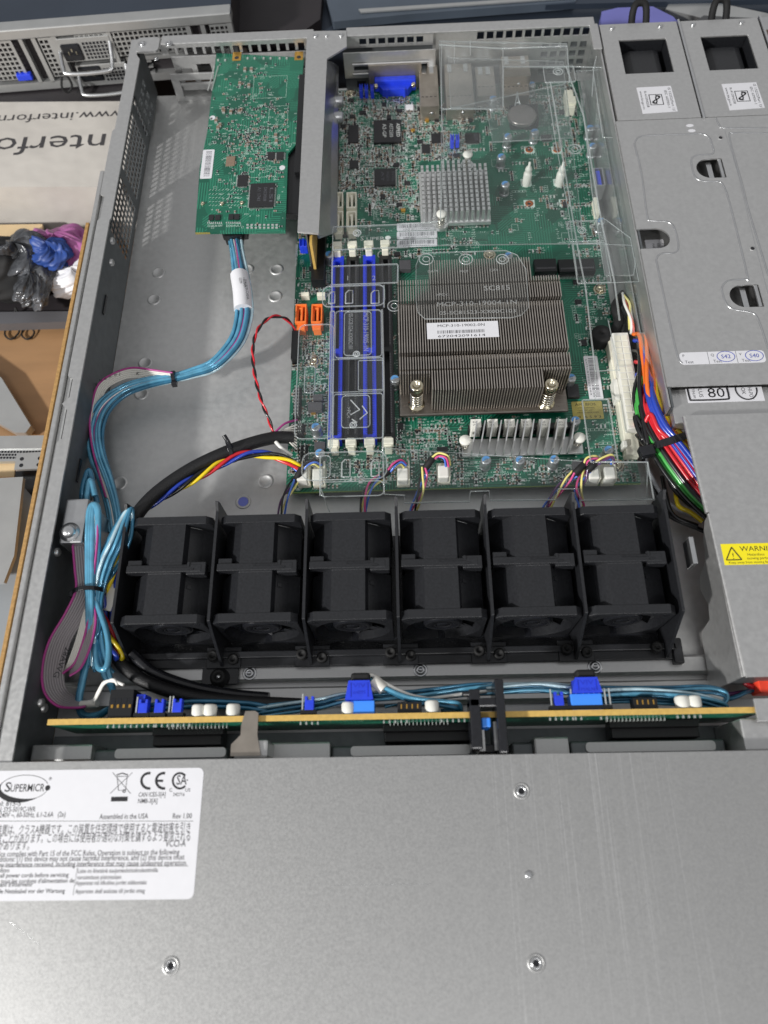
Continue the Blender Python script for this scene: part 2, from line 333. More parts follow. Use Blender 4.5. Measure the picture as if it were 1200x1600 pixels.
# ------------------------------------------------------------------ setting: bench top and what lies round the server
mb=MB(); mb.box(-900,700,-500,1300,-62,-60); single('workbench',None,None,mb,'wood',kind='structure')
mb=MB(); mb.box(-178,258,-128,514,-59.9,-1.5); single('work_table',None,None,mb,'bgdark',kind='structure')
# ------------------------------------------------------------------ chassis
ch=thing('server_chassis','open galvanised steel one-unit server case holding the green main board and six fans','server case',(0,200,0))
mb=MB(); mb.box(-181,262,-130,518,-1.2,0); part('floor_panel',mb,'steel_floor',ch)
# left wall with the perforated field near the rear corner
p=4.75; hole=3.9
ys=[31]; cells=set()
yb=[(352,402),(407,462),(468,506)]
grid_y=[30.0]
opens=[]
for a,b in yb:
    n=int((b-a)/p)
    for k in range(n):
        grid_y+= [a+k*p, a+k*p+hole]; opens.append(len(grid_y)-2)
grid_y.append(518.0)
grid_z=[0.0]; oz=[]
for k in range(7):
    grid_z+=[5+k*p,5+k*p+hole]; oz.append(len(grid_z)-2)
grid_z.append(43.0)
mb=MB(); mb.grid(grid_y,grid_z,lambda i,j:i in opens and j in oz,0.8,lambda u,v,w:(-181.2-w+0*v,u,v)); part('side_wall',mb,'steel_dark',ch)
# folded top rail of the left wall with its two notches
def railx(y): return 0
pol=[(-184.8,30),(-178,30),(-178,350),(-177.2,352),(-177.2,498),(-180,503),(-180,519),(-185.5,519),(-185.5,430),(-187,428),(-187,372),(-184,370),(-184,352),(-185.6,350),(-185.6,236),(-182.5,234),(-182.5,222),(-186,218),(-182.5,214),(-182.5,196),(-184.8,194)]
mb=MB(); mb.prism(pol,42,43.2); part('top_rail',mb,'steel',ch,bevel=0.3)
mb=MB(); mb.box(-184.6,-183.6,30,348,0,41.9); mb.box(-184.6,-183.6,348,519,34.5,41.9); part('outer_wall',mb,'steel',ch)
mb=MB(); mb.box(-191.2,-188.4,20,395,30,41); mb.box(-188.2,-185.4,20,395,24,38.6); part('slide_rail',mb,'steel',ch,bevel=0.6)
# rounded embossed holes in the floor
mb=MB(); mb.lathe((0,0,0),[(4.6,0.03),(4.2,0.55),(3.3,0.5),(2.9,0.1),(0.01,0.08)],22)
pieces('embossed_hole',mb,'steel_floor',ch,[q(u,v,0.0)[:2]+(0.0,) for u,v in ((248,426),(241,468),(386,421),(432,421),(227,567),(221,615),(415,752),(430,463),(187,755))])
mb=MB(); x,y,_=q(380,784,0); mb.lathe((x,y,0),[(4.6,0.03),(4.2,0.55),(3.3,0.5),(2.9,0.1)],22); part('embossed_hole',mb,'steel_floor',ch)
mb=MB(); mb.cyl((x,y),2.9,0.05,0.2); part('hole_film',mb,'holeblue',ch)
# rivets on the side wall
for u,v,z in ((186,376,30),(181,410,26),(118,862,30),(60,1098,20),(78,1106,16)):
    x,y,_=q(u,v,z); mb=MB(); mb.lathe((-180.5,y,z),[(2.4,-0.8),(2.2,0.6),(1.4,1.2),(0.01,1.3)],16,'x'); part('rivet',mb,'steel',ch)
for u,v,z in ((172,476,25),(124,735,22)):
    x,y,_=q(u,v,z); mb=MB(); mb.box(-181,-180.4,y-7,y+7,z-1,z+1); part('wall_slot',mb,'black_dk',ch)
# rear panel: lip, row of square vents, lower openings
ybk=517.5
def rearpanel(x0,x1,vz0,vz1,pit,ho,extra,name='rear_panel',m='steel'):
    us=[x0]; xo=[]; k=x0+3
    while k+ho<x1-2: us+=[k,k+ho]; xo.append(len(us)-2); k+=pit
    us.append(x1); vs=[0]; zo=[]; k=vz0
    rows=[]
    while k+ho*0.9<=vz1+0.01: rows.append(k); k+=pit
    for r_ in rows: vs+=[r_,r_+ho*0.9]; zo.append(len(vs)-2)
    vs.append(43.0); mb=MB(); mb.grid(us,vs,lambda i,j:i in xo and j in zo,1.2,lambda u,v,w:(u,ybk+w,v)); part(name,mb,m,ch)
# left bay: vents above, slot opening with cover bracket
us=[-165]; xo=[]; k=-160
while k<-62: us+=[k,k+4.6]; xo.append(len(us)-2); k+=6.6
us.append(-56); vs=[0,35.2,40.2,42.4]
mb=MB(); mb.box(-165,-56,ybk-0.4,ybk+1,0,6); mb.grid(us,vs[1:],lambda i,j:i in xo and j==0,1.3,lambda u,v,w:(u,ybk-5+w,v)); part('vent_strip',mb,'steel',ch)
mb=MB(); mb.grid([-160,-155,-147,-143,-133,-129,-120,-116,-60],[7,12,16,20,24,27,33],lambda i,j:(i,j) in ((1,3),(3,3),(5,3),(1,1),(3,4),(5,4)) or (j==1 and i in (3,5,7)),1.2,lambda u,v,w:(u,ybk-4+w,v)); part('slot_cover',mb,'steel',ch,bevel=0.2)
mb=MB(); mb.grid([-164,-158,-102,-96,-60],[0,4,13,15,17,19,22],lambda i,j:(i in(1,3) and j==1) or (i in (1,3) and j==3),1.2,lambda u,v,w:(u,ybk-7+w,v)); part('slot_frame',mb,'steel',ch,bevel=0.2)
mb=MB(); mb.box(-164,-56,ybk-5,ybk+4,42.3,43.6); part('rear_lip',mb,'steel',ch,bevel=0.5)
mb=MB(); mb.box(-33,140,ybk-5,ybk+4,42.3,43.6); mb.box(136,142,488,ybk-4,42.3,43.6); part('rear_lip',mb,'steel',ch,bevel=0.5)
us=[-33]; xo=[]; k=-24
while k<22: us+=[k,k+4.9]; xo.append(len(us)-2); k+=6.7
us.append(28); mb=MB(); mb.grid(us,[34.5,36.2,41.0,42.3],lambda i,j:i in xo and j==1,1.3,lambda u,v,w:(u,ybk-5+w,v)); part('vent_strip',mb,'steel',ch)
us=[28]; xo=[]; k=59
while k<135: us+=[k,k+4.9]; xo.append(len(us)-2); k+=6.7
us.append(142)
zs=[0,7,11.5,13.5,18,20,24.5,26.5,31,35,40.8,42.3]
mb=MB(); mb.grid(us,zs,lambda i,j:(i in xo and j==9) or (i in xo and j in (1,3,5,7) and i>14),1.3,lambda u,v,w:(u,ybk-3+w,v)); part('vent_panel',mb,'steel',ch)
# long-slotted bracket in the middle bay
mb=MB(); mb.grid([-36,-29,-14,-10,5,9,24,30],[13,19.5,23,34],lambda i,j:i in (1,3,5) and j==1,1.0,lambda u,v,w:(u,ybk-7+w-(v-13)*0.12,v)); part('slotted_bracket',mb,'steel',ch,bevel=0.2)
mb=MB()
for z in (17.5,25.5): mb.tube([(-30,ybk-8-(z-13)*0.12,z),(25,ybk-8-(z-13)*0.12,z)],0.7,6,1)
part('bracket_rib',mb,'steel',ch)
mb=MB(); mb.box(-36,142,ybk-1.5,ybk-0.3,0,34); part('io_shield',mb,'steel_dark',ch)
mb=MB()
for x0,z0,x1,z1 in ((-28,2,-21,7),(-19,2,-13,7),(-11,2,-5,7)): mb.box(x0,x1,ybk-1.7,ybk-1.5,z0,z1)
part('io_opening',mb,'black_dk',ch)
# corner pieces
mb=MB(); mb.prism(rr(-181,-165,505,520,3),42.4,43.8); part('corner_tab',mb,'steel',ch,bevel=0.3)
screw(ch,-177,513,43.6,2.0); screw(ch,-158,512.5,43.6,1.7); screw(ch,-168,505,38,1.2)
mb=MB(); mb.grid([470,474,478,482,487,491,496,500,516],[4,8,12,16,21,25,30,34,40],lambda i,j:(i in (1,3,5) and j in (1,3,5)),1.0,lambda u,v,w:(-179-w,u,v)); part('corner_plate',mb,'steel_dark',ch)
# power supply bay: side wall, dividers
mb=MB(); mb.box(141.0,142.0,206,514,0,41); part('bay_wall',mb,'steel',ch)
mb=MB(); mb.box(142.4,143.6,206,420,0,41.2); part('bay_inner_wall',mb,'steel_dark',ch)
mb=MB(); mb.box(137.5,141.0,214,500,0.2,1.4); mb.box(139.2,140.2,240,470,0,24); part('bay_flange',mb,'steel',ch)
# floor ridge, front strip
mb=MB(); mb.prism([(72.5,0),(72.5,3.5),(74,4.5),(81,4.5),(82.5,3.5),(82.5,0)],-178,262,lambda a,b,c:(c,a,b)); part('floor_ridge',mb,'steel',ch,bevel=0.4)
mb=MB(); mb.prism([(60,0),(60,2),(62,3.6),(69.5,3.2),(70.5,0)],-172,262,lambda a,b,c:(c,a,b)); part('floor_ridge',mb,'steel',ch,bevel=0.5)
for u,v in ((390,1052),(657,1048),(930,1045)):
    x,y,_=q(u,v,4.6); screw(ch,x,77,4.6,2.4)
# steel latch block on the left wall
lb=part('latch_block',MB().box(-177,-165,138,163,6,38),'bright',ch,bevel=1.0)
x,y,_=q(95,880,39); mb=MB(); mb.lathe((-172,144,38),[(5.2,0),(5.2,0.6),(3.8,0.7),(3.7,2),(2.6,3.4),(1.2,4),(0.01,4.1)],26); part('dome_screw',mb,'bright',ch)
mb=MB()
for yy in (157,147): mb.lathe((-164.8,yy,24),[(2.0,0),(2.0,1.2),(1.2,2.0),(0.01,2.1)],14,'x')
part('rivet',mb,'bright',ch)
# front lid
mb=MB(); mb.prism([(-190,-135),(262,-135),(262,31.5),(-190,31.5)],43.0,44.2); mb.box(-190,262,30.6,31.6,36,42.9); part('front_lid',mb,'lid',ch,bevel=0.6,seg=3)
for u,v,r in ((815,1236,2.1),(826,1367,1.3),(267,1509,2.1),(838,1505,2.1)):
    x,y,_=q(u,v,44.2); mb=MB()
    if r>2:
        mb.lathe((x,y,44.2),[(3.5,0.0),(3.2,0.35),(2.7,0.3),(2.5,0.05)],28); part('screw_dimple',mb,'lid',ch)
        mb=MB(); mb.lathe((x,y,44.2),[(2.3,0.02),(2.1,0.5),(1.4,0.6),(1.3,0.1),(0.01,0.1)],22); s_=part('screw',mb,'bright',ch)
        mb=MB(); mb.cyl((x,y),1.15,44.32,44.36,12); part('screw_socket',mb,'black_dk',s_)
    else:
        mb.lathe((x,y,44.2),[(1.6,0.0),(1.5,0.5),(0.9,0.7),(0.01,0.7)],16); part('rivet',mb,'bright',ch)
# shallow scratches on the lid
for (u0,v0,u1,v1) in ((520,1383,672,1381),(980,1448,1013,1410),(15,1440,60,1475),(905,1290,918,1440),(1113,1208,1108,1226),(452,1230,470,1240)):
    a=q(u0,v0,44.2); b=q(u1,v1,44.2); part('scratch',MB().tube([(a[0],a[1],44.18),(b[0],b[1],44.19)],0.07,4,1),'bright',ch)
# drive bay in front of the backplane
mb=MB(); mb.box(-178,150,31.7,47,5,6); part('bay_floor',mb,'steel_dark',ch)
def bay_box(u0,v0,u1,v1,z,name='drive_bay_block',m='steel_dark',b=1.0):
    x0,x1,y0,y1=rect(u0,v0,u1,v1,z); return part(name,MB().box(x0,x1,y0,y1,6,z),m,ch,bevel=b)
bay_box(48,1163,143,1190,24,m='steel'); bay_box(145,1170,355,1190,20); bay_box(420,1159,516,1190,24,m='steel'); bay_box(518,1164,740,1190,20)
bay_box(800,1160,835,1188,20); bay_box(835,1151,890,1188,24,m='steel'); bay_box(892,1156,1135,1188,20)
for u0,u1,v in ((180,353,1178),(548,735,1174),(915,1118,1168)):
    a=q(u0,v,20.2); b=q(u1,v,20.2); mb=MB(); mb.prism(rr(a[0],b[0],a[1]-2.2,a[1]+2.2,1.6),20,20.9); part('stiffening_bead',mb,'steel',ch,bevel=0.3)
# steel tongue clips holding the backplane
x0,x1,y0,y1=rect(376,1103,402,1130,43); t0=x0;t1=x1
mb=MB(); mb.prism([(x0,46.2),(x0,42),(x0-4,38),(x0-4,33),(x1+2,33),(x1,42),(x1,51.5),(x1-1.5,52.5),(x0+1.5,52.5)],39.6,40.6); part('steel_clip',mb,'jack',ch,bevel=0.3)
part('clip_foot',MB().box(x0-3,x1+5,32,40,8,39.4),'steel',ch,bevel=1.2)
x0,x1,y0,y1=rect(1180,1090,1200,1112,42); part('steel_clip',MB().box(x0,x0+14,44,54,40,41.4),'steel',ch,bevel=0.3)
part('clip_foot',MB().box(x0-6,x0+20,32,46,6,37),'steel',ch,bevel=0.8)
# black swing latch in the middle
mb=MB()
x0,x1,y0,y1=rect(735,1092,780,1180,43)
mb.box(x0,x0+5,34,60,30,44); mb.box(x0,x1,52,56,30,44); mb.box(x1-1,x1+3,32,64,26,46); mb.box(x0+4,x1-1,33,37,20,34); mb.box(x0-3,x0+1,57,59,40,44)
lt=part('black_latch',mb,'black_dk',ch,bevel=0.7)
x0b,x1b,y0b,y1b=rect(753,1121,767,1136,42); part('latch_button',MB().box(x0b,x1b,y0b,y1b,30,42),'ltblue',lt,bevel=0.5)
part('latch_plate',MB().box(x0b-1.6,x0b+1,33.5,y0b-1,20,40),'steel',lt); part('latch_plate',MB().box(x1b+1.5,x1b+5,34,y0b+3,20,37),'steel',lt)
# ------------------------------------------------------------------ cardboard strip leaning on the left rail
mb=MB(); mb.box(-194.4,-192.4,-60,352,-58,40); single('cardboard_sheet','long brown corrugated cardboard sheet on edge along the left side of the case','cardboard',mb,'card',bevel=0.2)
# ------------------------------------------------------------------ power supplies
def psu_fn(i,x0,x1):
    t=thing('power_supply',('power supply beside the main board, its fan window nearer the picture centre','power supply at the right edge of the photo')[i],'power supply',((x0+x1)/2,460,0),'power supply modules in the rear right bay')
    wx0=x0+11 if i==0 else x0+11; wx1=wx0+32
    mb=MB(); mb.grid([x0,wx0,wx1,x1],[419.5,463,497 if i==0 else 497,514],lambda a,b:(a,b)==(1,1),1.2,lambda u,v,w:(u,v,41.4+w)); part('casing_top',mb,'steel',t,bevel=0.25)
    mb=MB(); mb.box(x0,x0+1,419.5,514,2,41.3); mb.box(x1-1,x1,419.5,514,2,41.3); mb.box(x0+1,x1-1,513,514,2,41.3); part('casing_side',mb,'steel',t)
    part('fan_well',MB().box(wx0-4,wx1+4,455,505,5,9),'black_dk',t)
    mb=MB(); mb.box(wx0-2,wx0,460,500,9,41); mb.box(wx1+0.2,wx1+2,460,500,9,41); mb.box(wx0,wx1+0.2,498,500,9,41); mb.box(wx0,wx1+0.2,460,462.4,9,41); part('fan_frame',mb,'black',t,bevel=0.5)
    cx=(wx0+wx1)/2
    mb=MB(); mb.prism([(-16,20),(-15,33),(-8,37),(8,37),(12,36),(16,20)],466,493,lambda a,b,c:(cx+a,c,b)); part('fan_body',mb,'black',t,bevel=1.0)
    # certification sticker, printed text turned a quarter turn
    sx0,sx1=x0+16,x0+39; sy0,sy1=424.5,449.5; ang=-90 if i==0 else -90
    st=part('sticker',MB().prism([(sx0+0.5,sy0),(sx1,sy0+1),(sx1-0.5,sy1),(sx0,sy1-0.4)],42.65,42.75),'paper',t)
    mb=MB()
    for k,(tx,fit) in enumerate((("IS 13252(Part 1)/",22),("IEC 60950-1",16),("R-41094258",15),("www.bis.gov.in",17))):
        xx=(sx1-2.9,sx1-5.6,sx0+4.2,sx0+1.4)[k]; mb.text(tx,(xx,sy1-1.5 if k==0 else sy1-4,42.8),2.3,-90,fit=fit)
    cx2,cy2=sx0+11,sy0+12.5
    mb.v,mb.v=mb.v,mb.v
    for a,b,c,d in ((cx2-4,cx2+4,cy2-5,cy2-4.5),(cx2-4,cx2+4,cy2+4.5,cy2+5),(cx2-4.3,cx2-3.8,cy2-5,cy2+5),(cx2+3.8,cx2+4.3,cy2-5,cy2+5)): mb.box(a,b,c,d,42.76,42.8)
    mb.tube([(cx2+math.sin(k*math.pi/6)*2.6,cy2+math.cos(k*math.pi/12)*3.6*(1 if 1 else 0),42.8) for k in range(0,13)],0.45,4,2)
    mb.tube([(cx2-2.4,cy2-2,42.8),(cx2-1,cy2-3.4,42.8),(cx2+.2,cy2-1.6,42.8),(cx2-.2,cy2+1.6,42.8),(cx2+1,cy2+3.4,42.8),(cx2+2.4,cy2+2,42.8)],0.4,4,3)
    part('printed_text',mb,'ink',st)
    for xx in (x0+8,x0+41): screw(t,xx,509,42.6,1.6,ring=False)
    mb=MB(); mb.tube([(cx-2,516,30),(cx-3,523,44),(cx,527,48),(cx+6,526,46),(cx+8,516,32)],2.4,10,5); part('pull_handle',mb,'rubber',t)
    return t
psu_fn(0,143.2,196.2); psu_fn(1,198.6,251.6)
mb=MB(); mb.box(196.7,198.1,418,515,0,43.4); part('bay_divider',mb,'bright',ch)
mb=MB(); mb.box(252.4,254.0,418,515,0,43.4); mb.box(254,262,505,518,0,40); part('bay_divider',mb,'bright',ch)
# ------------------------------------------------------------------ embossed steel cover over the power supply bay
cv=thing('bay_cover_plate','flat embossed steel plate over the power supplies with finger cut-outs and a small test sticker','cover plate',(200,320,41))
def arc(cx,cy,r,a0,a1,n=8): return [(cx+r*math.cos(math.radians(a0+(a1-a0)*k/n)),cy+r*math.sin(math.radians(a0+(a1-a0)*k/n))) for k in range(n+1)]
# plate outline is cut by three finger holes: x,y of each from the photograph
h1=rect(1088,248,1132,278,42.4); h2=rect(998,357,1047,388,42.4); h3=rect(1140,445,1190,480,42.4)
xs=sorted([143.4,h1[0],h1[1],h2[0],h2[1],262]); 
us=[143.4,144.2,h2[1],h1[0],h1[1],262]; 
us=[143.4,h2[0],h2[1],h1[0],h1[1],h3[0],h3[1],262]
us=sorted(set(round(a,2) for a in us)); vs=sorted(set(round(a,2) for a in (218,h3[2],h3[3],h2[2],h2[3],h1[2],h1[3],419)))
def opn(i,j):
    x=(us[i]+us[i+1])/2; y=(vs[j]+vs[j+1])/2
    return any(a<x<b and c<y<d for a,b,c,d in (h1,h2,h3))
mb=MB(); mb.grid(us,vs,opn,1.0,lambda u,v,w:(u,v,41.4+w)); pl_=part('plate',mb,'steel',cv)
mb=MB()
for k,h in enumerate((h1,h2,h3)):
    r=(h[3]-h[2])/2; cy=(h[2]+h[3])/2
    # rounded end filler
    if k==1: # round at the right
        pts=[(h[1]+0.0,h[2])]+[(h[1],h[3])]+arc(h[1]-r,cy,r,90,-90,10)
        mb.prism([(h[1]+0.02,h[2]-0.02)]+arc(h[1]-r,cy,r,-90,0,6)+[(h[1]+0.02,cy)],41.4,42.39); mb.prism([(h[1]+0.02,cy)]+arc(h[1]-r,cy,r,0,90,6)+[(h[1]+0.02,h[3]+0.02)],41.4,42.39)
    else:
        mb.prism([(h[0]-0.02,cy)]+arc(h[0]+r,cy,r,180,270,6)+[(h[0]-0.02,h[2]-0.02)],41.4,42.39); mb.prism([(h[0]-0.02,h[3]+0.02)]+arc(h[0]+r,cy,r,90,180,6)+[(h[0]-0.02,cy)],41.4,42.39)
part('finger_hole_rim',mb,'steel',cv,kind='stuff')
mb=MB()
for h in (h1,h3): mb.prism([(h[0]+8,h[2]),(h[0]+11,h[2]),(h[0]+11,h[3]),(h[0]+8,h[3])],38.6,39.6); mb.tube([(h[1]-1.5,h[2]+0.4,41.2),(h[1]-1.5,h[3]-0.4,41.2)],1.2,8,1)
part('spring_tab',mb,'bright',cv)
mb=MB(); mb.box(144,261,219,418,30,31); inn=part('inner_panel',mb,'steel',cv)
mb=MB(); mb.box(h2[0]+8,h2[1]+1,h2[2]-2,h2[3]+2,31.05,31.15); part('inner_sticker',mb,'paper',cv)
mb=MB()
for k in range(3): mb.text(("AC 100-240V","DELTA VOLT",'MADE IN')[k],(h2[0]+18-k*3,h2[3]-1,31.2),2,-90)
part('printed_text',mb,'ink',bpy.data.objects['inner_sticker'])
# embossed bead outlines
def bead(pts,r=0.55,sub=4): 
    mb=MB(); mb.tube([(p[0],p[1],42.3) for p in (q(u,v,42.4) for u,v in pts)],r,6,sub); part('embossed_bead',mb,'bright',cv)
bead([(991,225),(996,216),(1010,212),(1070,210),(1095,209),(1108,215),(1113,228),(1115,236),(1111,241),(1088,243),(1080,250),(1083,270),(1090,280),(1104,284),(1122,284),(1130,290),(1140,318),(1167,428),(1165,436),(1140,438),(1130,445),(1128,455),(1135,475),(1148,484),(1172,488),(1184,498),(1200,545)])
bead([(991,225),(1002,270),(1011,336),(1018,345),(1040,346),(1053,355),(1060,385),(1053,395),(1034,396),(1026,404),(1028,420),(1052,530),(1060,560),(1066,568)])
bead([(1118,184),(1124,196),(1132,200),(1200,200)]); bead([(1200,208),(1148,208),(1140,216),(1160,290),(1170,330),(1200,430)]); bead([(1132,204),(1150,262),(1172,352),(1200,460)],0.25)
for u,v in ((1126,215),(1176,388)):
    x,y,_=q(u,v,42.5); mb=MB(); mb.lathe((x,y,42.42),[(1.9,0),(1.7,0.25),(1.2,0.1)],16); mb2=MB(); mb2.cyl((x,y),1.25,42.4,42.45,14); part('screw_hole',mb2,'black_dk',cv); part('hole_rim',mb,'steel',cv)
for u,v in ((1078,196),(1081,204)):
    x,y,_=q(u,v,42.5); mb=MB(); mb.prism([(x+a*2.4,y+b*1.3) for a,b in ((math.cos(k*.63),math.sin(k*.63)) for k in range(10))],42.42,42.5); part('glue_spot',mb,'paper',cv)
x0,x1,y0,y1=rect(1062,549,1196,568,42.5); st=part('test_sticker',MB().prism(rr(x0,x1,y0,y1,2),42.42,42.55),'paper',cv)
mb=MB(); wd=(x1-x0)/3
for k,(a,b) in enumerate((('P','Test'),('Q','Test'),('V','Test'))):
    mb.text(a,(x0+1.5+k*wd,y1-3,42.6),2.4); mb.text(b,(x0+2.2+k*wd,y0+0.7,42.6),2.6)
    if k: mb.box(x0+k*wd-0.1,x0+k*wd+0.1,y0,y1,42.55,42.6)
part('printed_text',mb,'inkg',st)
mb=MB()
for k,tx in ((1,'S42'),(2,'S40')):
    cx=x0+k*wd+9.5; cy=(y0+y1)/2+0.5; mb.text(tx,(cx,cy-1.2,42.62),3.6,align='c'); mb.tube([(cx+4.8*math.cos(a*.4),cy+3.4*math.sin(a*.4),42.6) for a in range(17)],0.18,4,1)
part('pen_mark',mb,'inkb',st)
# lower module with energy sticker
mb=MB(); mb.box(144,262,198,219,30,37.5); pm=part('module_top',mb,'steel',cv,bevel=0.4)
x0,x1,y0,y1=rect(1072,598,1192,628,37.6); y1=226; st=part('rating_sticker',MB().box(x0,x1,y0,219.0,37.55,37.65),'paper',cv)
mb=MB(); yb0=y0+3
mb.text('PLATINUM',(x0+3.2,y0+12,37.7),2.0,-90,fit=9); mb.text('PLUS',(x0+6.6,y0+10.5,37.7),3.0,-90,fit=7); mb.text('80',(x0+11,y0+3,37.7),8.5,0,fit=9)
mb.tube([(x0+1,219,37.68),(x0+1.3,y0+2.6,37.68),(x0+3,y0+1.6,37.68),(x0+20,y0+1.6,37.68),(x0+22,y0+3,37.68),(x0+22,219,37.68)],0.5,4,3)
cx=x0+32; cy=217.5
mb.tube([(cx+5.6*math.cos(math.radians(a)),cy+6.2*math.sin(math.radians(a)),37.68) for a in range(165,377,12)],0.4,4,1); mb.text('HI-POT',(cx+1,218.9,37.7),3,-90,xs=.8); mb.text('OK',(cx-2.6,218.9,37.7),3,-90)
part('printed_text',mb,'ink',st)
# ------------------------------------------------------------------ power distribution cover
pc=thing('power_board_cover','smooth grey steel cover with a yellow moving parts warning label at the right edge','cover',(205,130,0))
mb=MB(); mb.prism([(147.4,199),(262,199),(262,63),(151.2,63),(149.6,143)],42.6,43.8); part('cover_top',mb,'steel',pc,bevel=0.8,seg=3)
mb=MB(); mb.tube([(147.6,199,42.2),(149.4,144,42.2)],1.4,10,1); mb.tube([(149.8,143.2,42.4),(151.2,63.5,42.4)],1.1,10,1); part('folded_edge',mb,'steel',pc)
mb=MB(); mb.prism([(63.4,42),(63.4,4),(65,2),(70,2),(72,6),(88,6),(93,8),(96,20),(103,22),(109,18),(113,16),(119,18),(123,27),(128,30),(135,31),(142,37),(143,42)],149.4,150.4,lambda a,b,c:(c,a,b)); part('cover_side',mb,'steel',pc,bevel=0.3)
mb=MB(); mb.box(151,262,64,65,20,42.4); part('cover_front',mb,'steel_dark',pc)
x0,x1,y0,y1=rect(1129,849,1215,882,43.9); wl=part('warning_label',MB().box(x0,x1,y0,y1,43.82,43.92),'yellow',pc)
mb=MB(); mb.text('WARNING',(x0+8.6,y1-3.9,43.95),3.6,fit=19); mb.text('Hazardous',(x0+11.5,y1-6.3,43.95),1.9); mb.text('moving parts.',(x0+11,y1-8.2,43.95),1.9); mb.text('Keep away from moving fan blades.',(x0+2,y0+0.6,43.95),1.7)
tx,ty=x0+4.8,y1-6.2
for a,b in (((-3.6,-2),(3.6,-2)),((3.6,-2),(0,4.4)),((0,4.4),(-3.6,-2))): mb.tube([(tx+a[0],ty+a[1],43.93),(tx+b[0],ty+b[1],43.93)],0.28,4,1)
mb.text('!',(tx,ty-1.5,43.95),4.4,align='c'); part('printed_text',mb,'ink',wl)
# ------------------------------------------------------------------ main board
ZB=8.0
bd=thing('main_board','large green server main board crowded with chips, slots and small parts','circuit board',(32,346,0))
mb=MB(); mb.prism([(-67,177.5),(131,177.5),(131,400),(136,404),(136,505),(-67,505)],6.4,ZB); part('board',mb,'pcb',bd)
mb=MB(); mb.box(-67.15,131.1,177.2,177.6,6.5,7.9); part('board_edge',mb,'pcbedge',bd)
def at(u,v,z=ZB): return q(u,v,z)
def chip(parent,u0,v0,u1,v1,z,h=1.4,name='chip',m='chip',txt=None,b=0.2,base=None,pins=False,tm='inkg'):
    x0,x1,y0,y1=rect(u0,v0,u1,v1,z); base=z-h if base is None else base
    o=part(name,MB().box(x0,x1,y0,y1,base,z),m,parent,bevel=b)
    if txt:
        mb=MB(); n=len(txt); st=(x1-x0)/(n+1)
        for k,t in enumerate(txt): mb.text(t,(x1-st*(k+0.7),y1-(y1-y0)*0.18,z+0.03),st*0.75,-90,fit=(y1-y0)*0.6)
        part('printed_text',mb,tm,o)
    if pins:
        mb=MB(); k=x0+0.5
        while k<x1-0.4: mb.box(k,k+0.3,y0-1.0,y0,base,base+0.3); mb.box(k,k+0.3,y1,y1+1.0,base,base+0.3); k+=0.75
        k=y0+0.5
        while k<y1-0.4: mb.box(x0-1,x0,k,k+0.3,base,base+0.3); mb.box(x1,x1+1,k,k+0.3,base,base+0.3); k+=0.75
        part('pin_row',mb,'solder',o,kind='stuff')
    return o
chip(bd,584,187,627,222,10.2,2,txt=['ASPEED','AST2500','A2-GP'],tm='silkw'); chip(bd,585,263,618,289,9.8,1.6,pins=True,txt=['INTEL','WGI210','AT'])
chip(bd,674,208,692,222,9.5,1.4,pins=True); chip(bd,727,207,749,222,9.5,1.4,pins=True,txt=['I210']); chip(bd,634,163,646,170,9.4,1.2,m='paper',pins=True)
chip(bd,544,195,560,222,9.4,1.4,pins=True); chip(bd,546,250,560,262,9.4,1.2,pins=True); chip(bd,659,225,672,238,9.4,1.2,pins=True)
chip(bd,846,210,862,218,9.6,1.4,pins=True); chip(bd,624,406,642,420,12,4,m='grey_c',name='choke'); chip(bd,489,616,504,624,12.5,4.5,m='grey_c',name='choke'); chip(bd,481,628,503,640,12.5,4.5,m='grey_c',name='choke'); chip(bd,491,690,508,703,12,4,m='grey_c',name='choke')
chip(bd,896,720,920,740,12,4,m='grey_c',name='choke'); chip(bd,886,600,905,620,11,3); chip(bd,683,698,700,712,14,5,m='chip')
# D-sub video socket
x0,x1,y0,y1=rect(585,118,650,136,18)
o=part('video_socket',MB().box(x0,x1,500,505,9,18),'blue',bd,bevel=0.8); 
mb=MB(); mb.prism([(x0+3,500),(x1-3,500),(x1-6,495),(x0+6,495)],9,14.5); part('socket_shell',mb,'blue',o,bevel=0.5)
mb=MB(); mb.box(x0+8,x0+9.4,493.5,496,9,15.2); mb.box(x1-9.4,x1-8,493.5,496,9,15.2); part('socket_rib',mb,'blue',o)
for xx in (x0+1,x1-2): screw(bd,xx,496,16,1.6,m='nickel',name='jack_screw',ring=False,h=2)
mb=MB(); mb.box(x0-4,x1+4,505,506.5,8,26); part('socket_plate',mb,'jack',bd)
# shielded jacks
for (u0,v0,u1,v1,z,yb_) in ((657,120,687,166,20,None),(698,118,742,165,20,None),(746,112,776,150,17,None),(786,72,830,120,24,None),(786,124,828,150,18,None)):
    a=q(u0,v1,z); b=q(u1,v1,z); mb=MB(); mb.box(a[0],b[0],a[1],512,ZB,z); o=part('jack_shield',mb,'jack',bd,bevel=0.4)
    mb=MB(); n=int((b[0]-a[0])/3)
    for k in range(n): mb.box(a[0]+1+k*3,a[0]+2.6+k*3,a[1]+9,a[1]+9.6,z,z+0.08)
    part('shield_slot',mb,'black_dk',o); mb=MB(); cx=(a[0]+b[0])/2+(b[0]-a[0])*0.1; mb.lathe((cx,a[1]-0.05,z-6),[(0.01,-0.5),(0.9,-0.4),(1.1,0)],12,'y'); part('shield_dimple',mb,'bright',o)
    mb=MB(); mb.box(a[0]+2,a[0]+5,503,511,z+0.02,z+0.5); mb.box(b[0]-6,b[0]-3,503,511,z+0.02,z+0.5); part('shield_spring',mb,'bright',o)
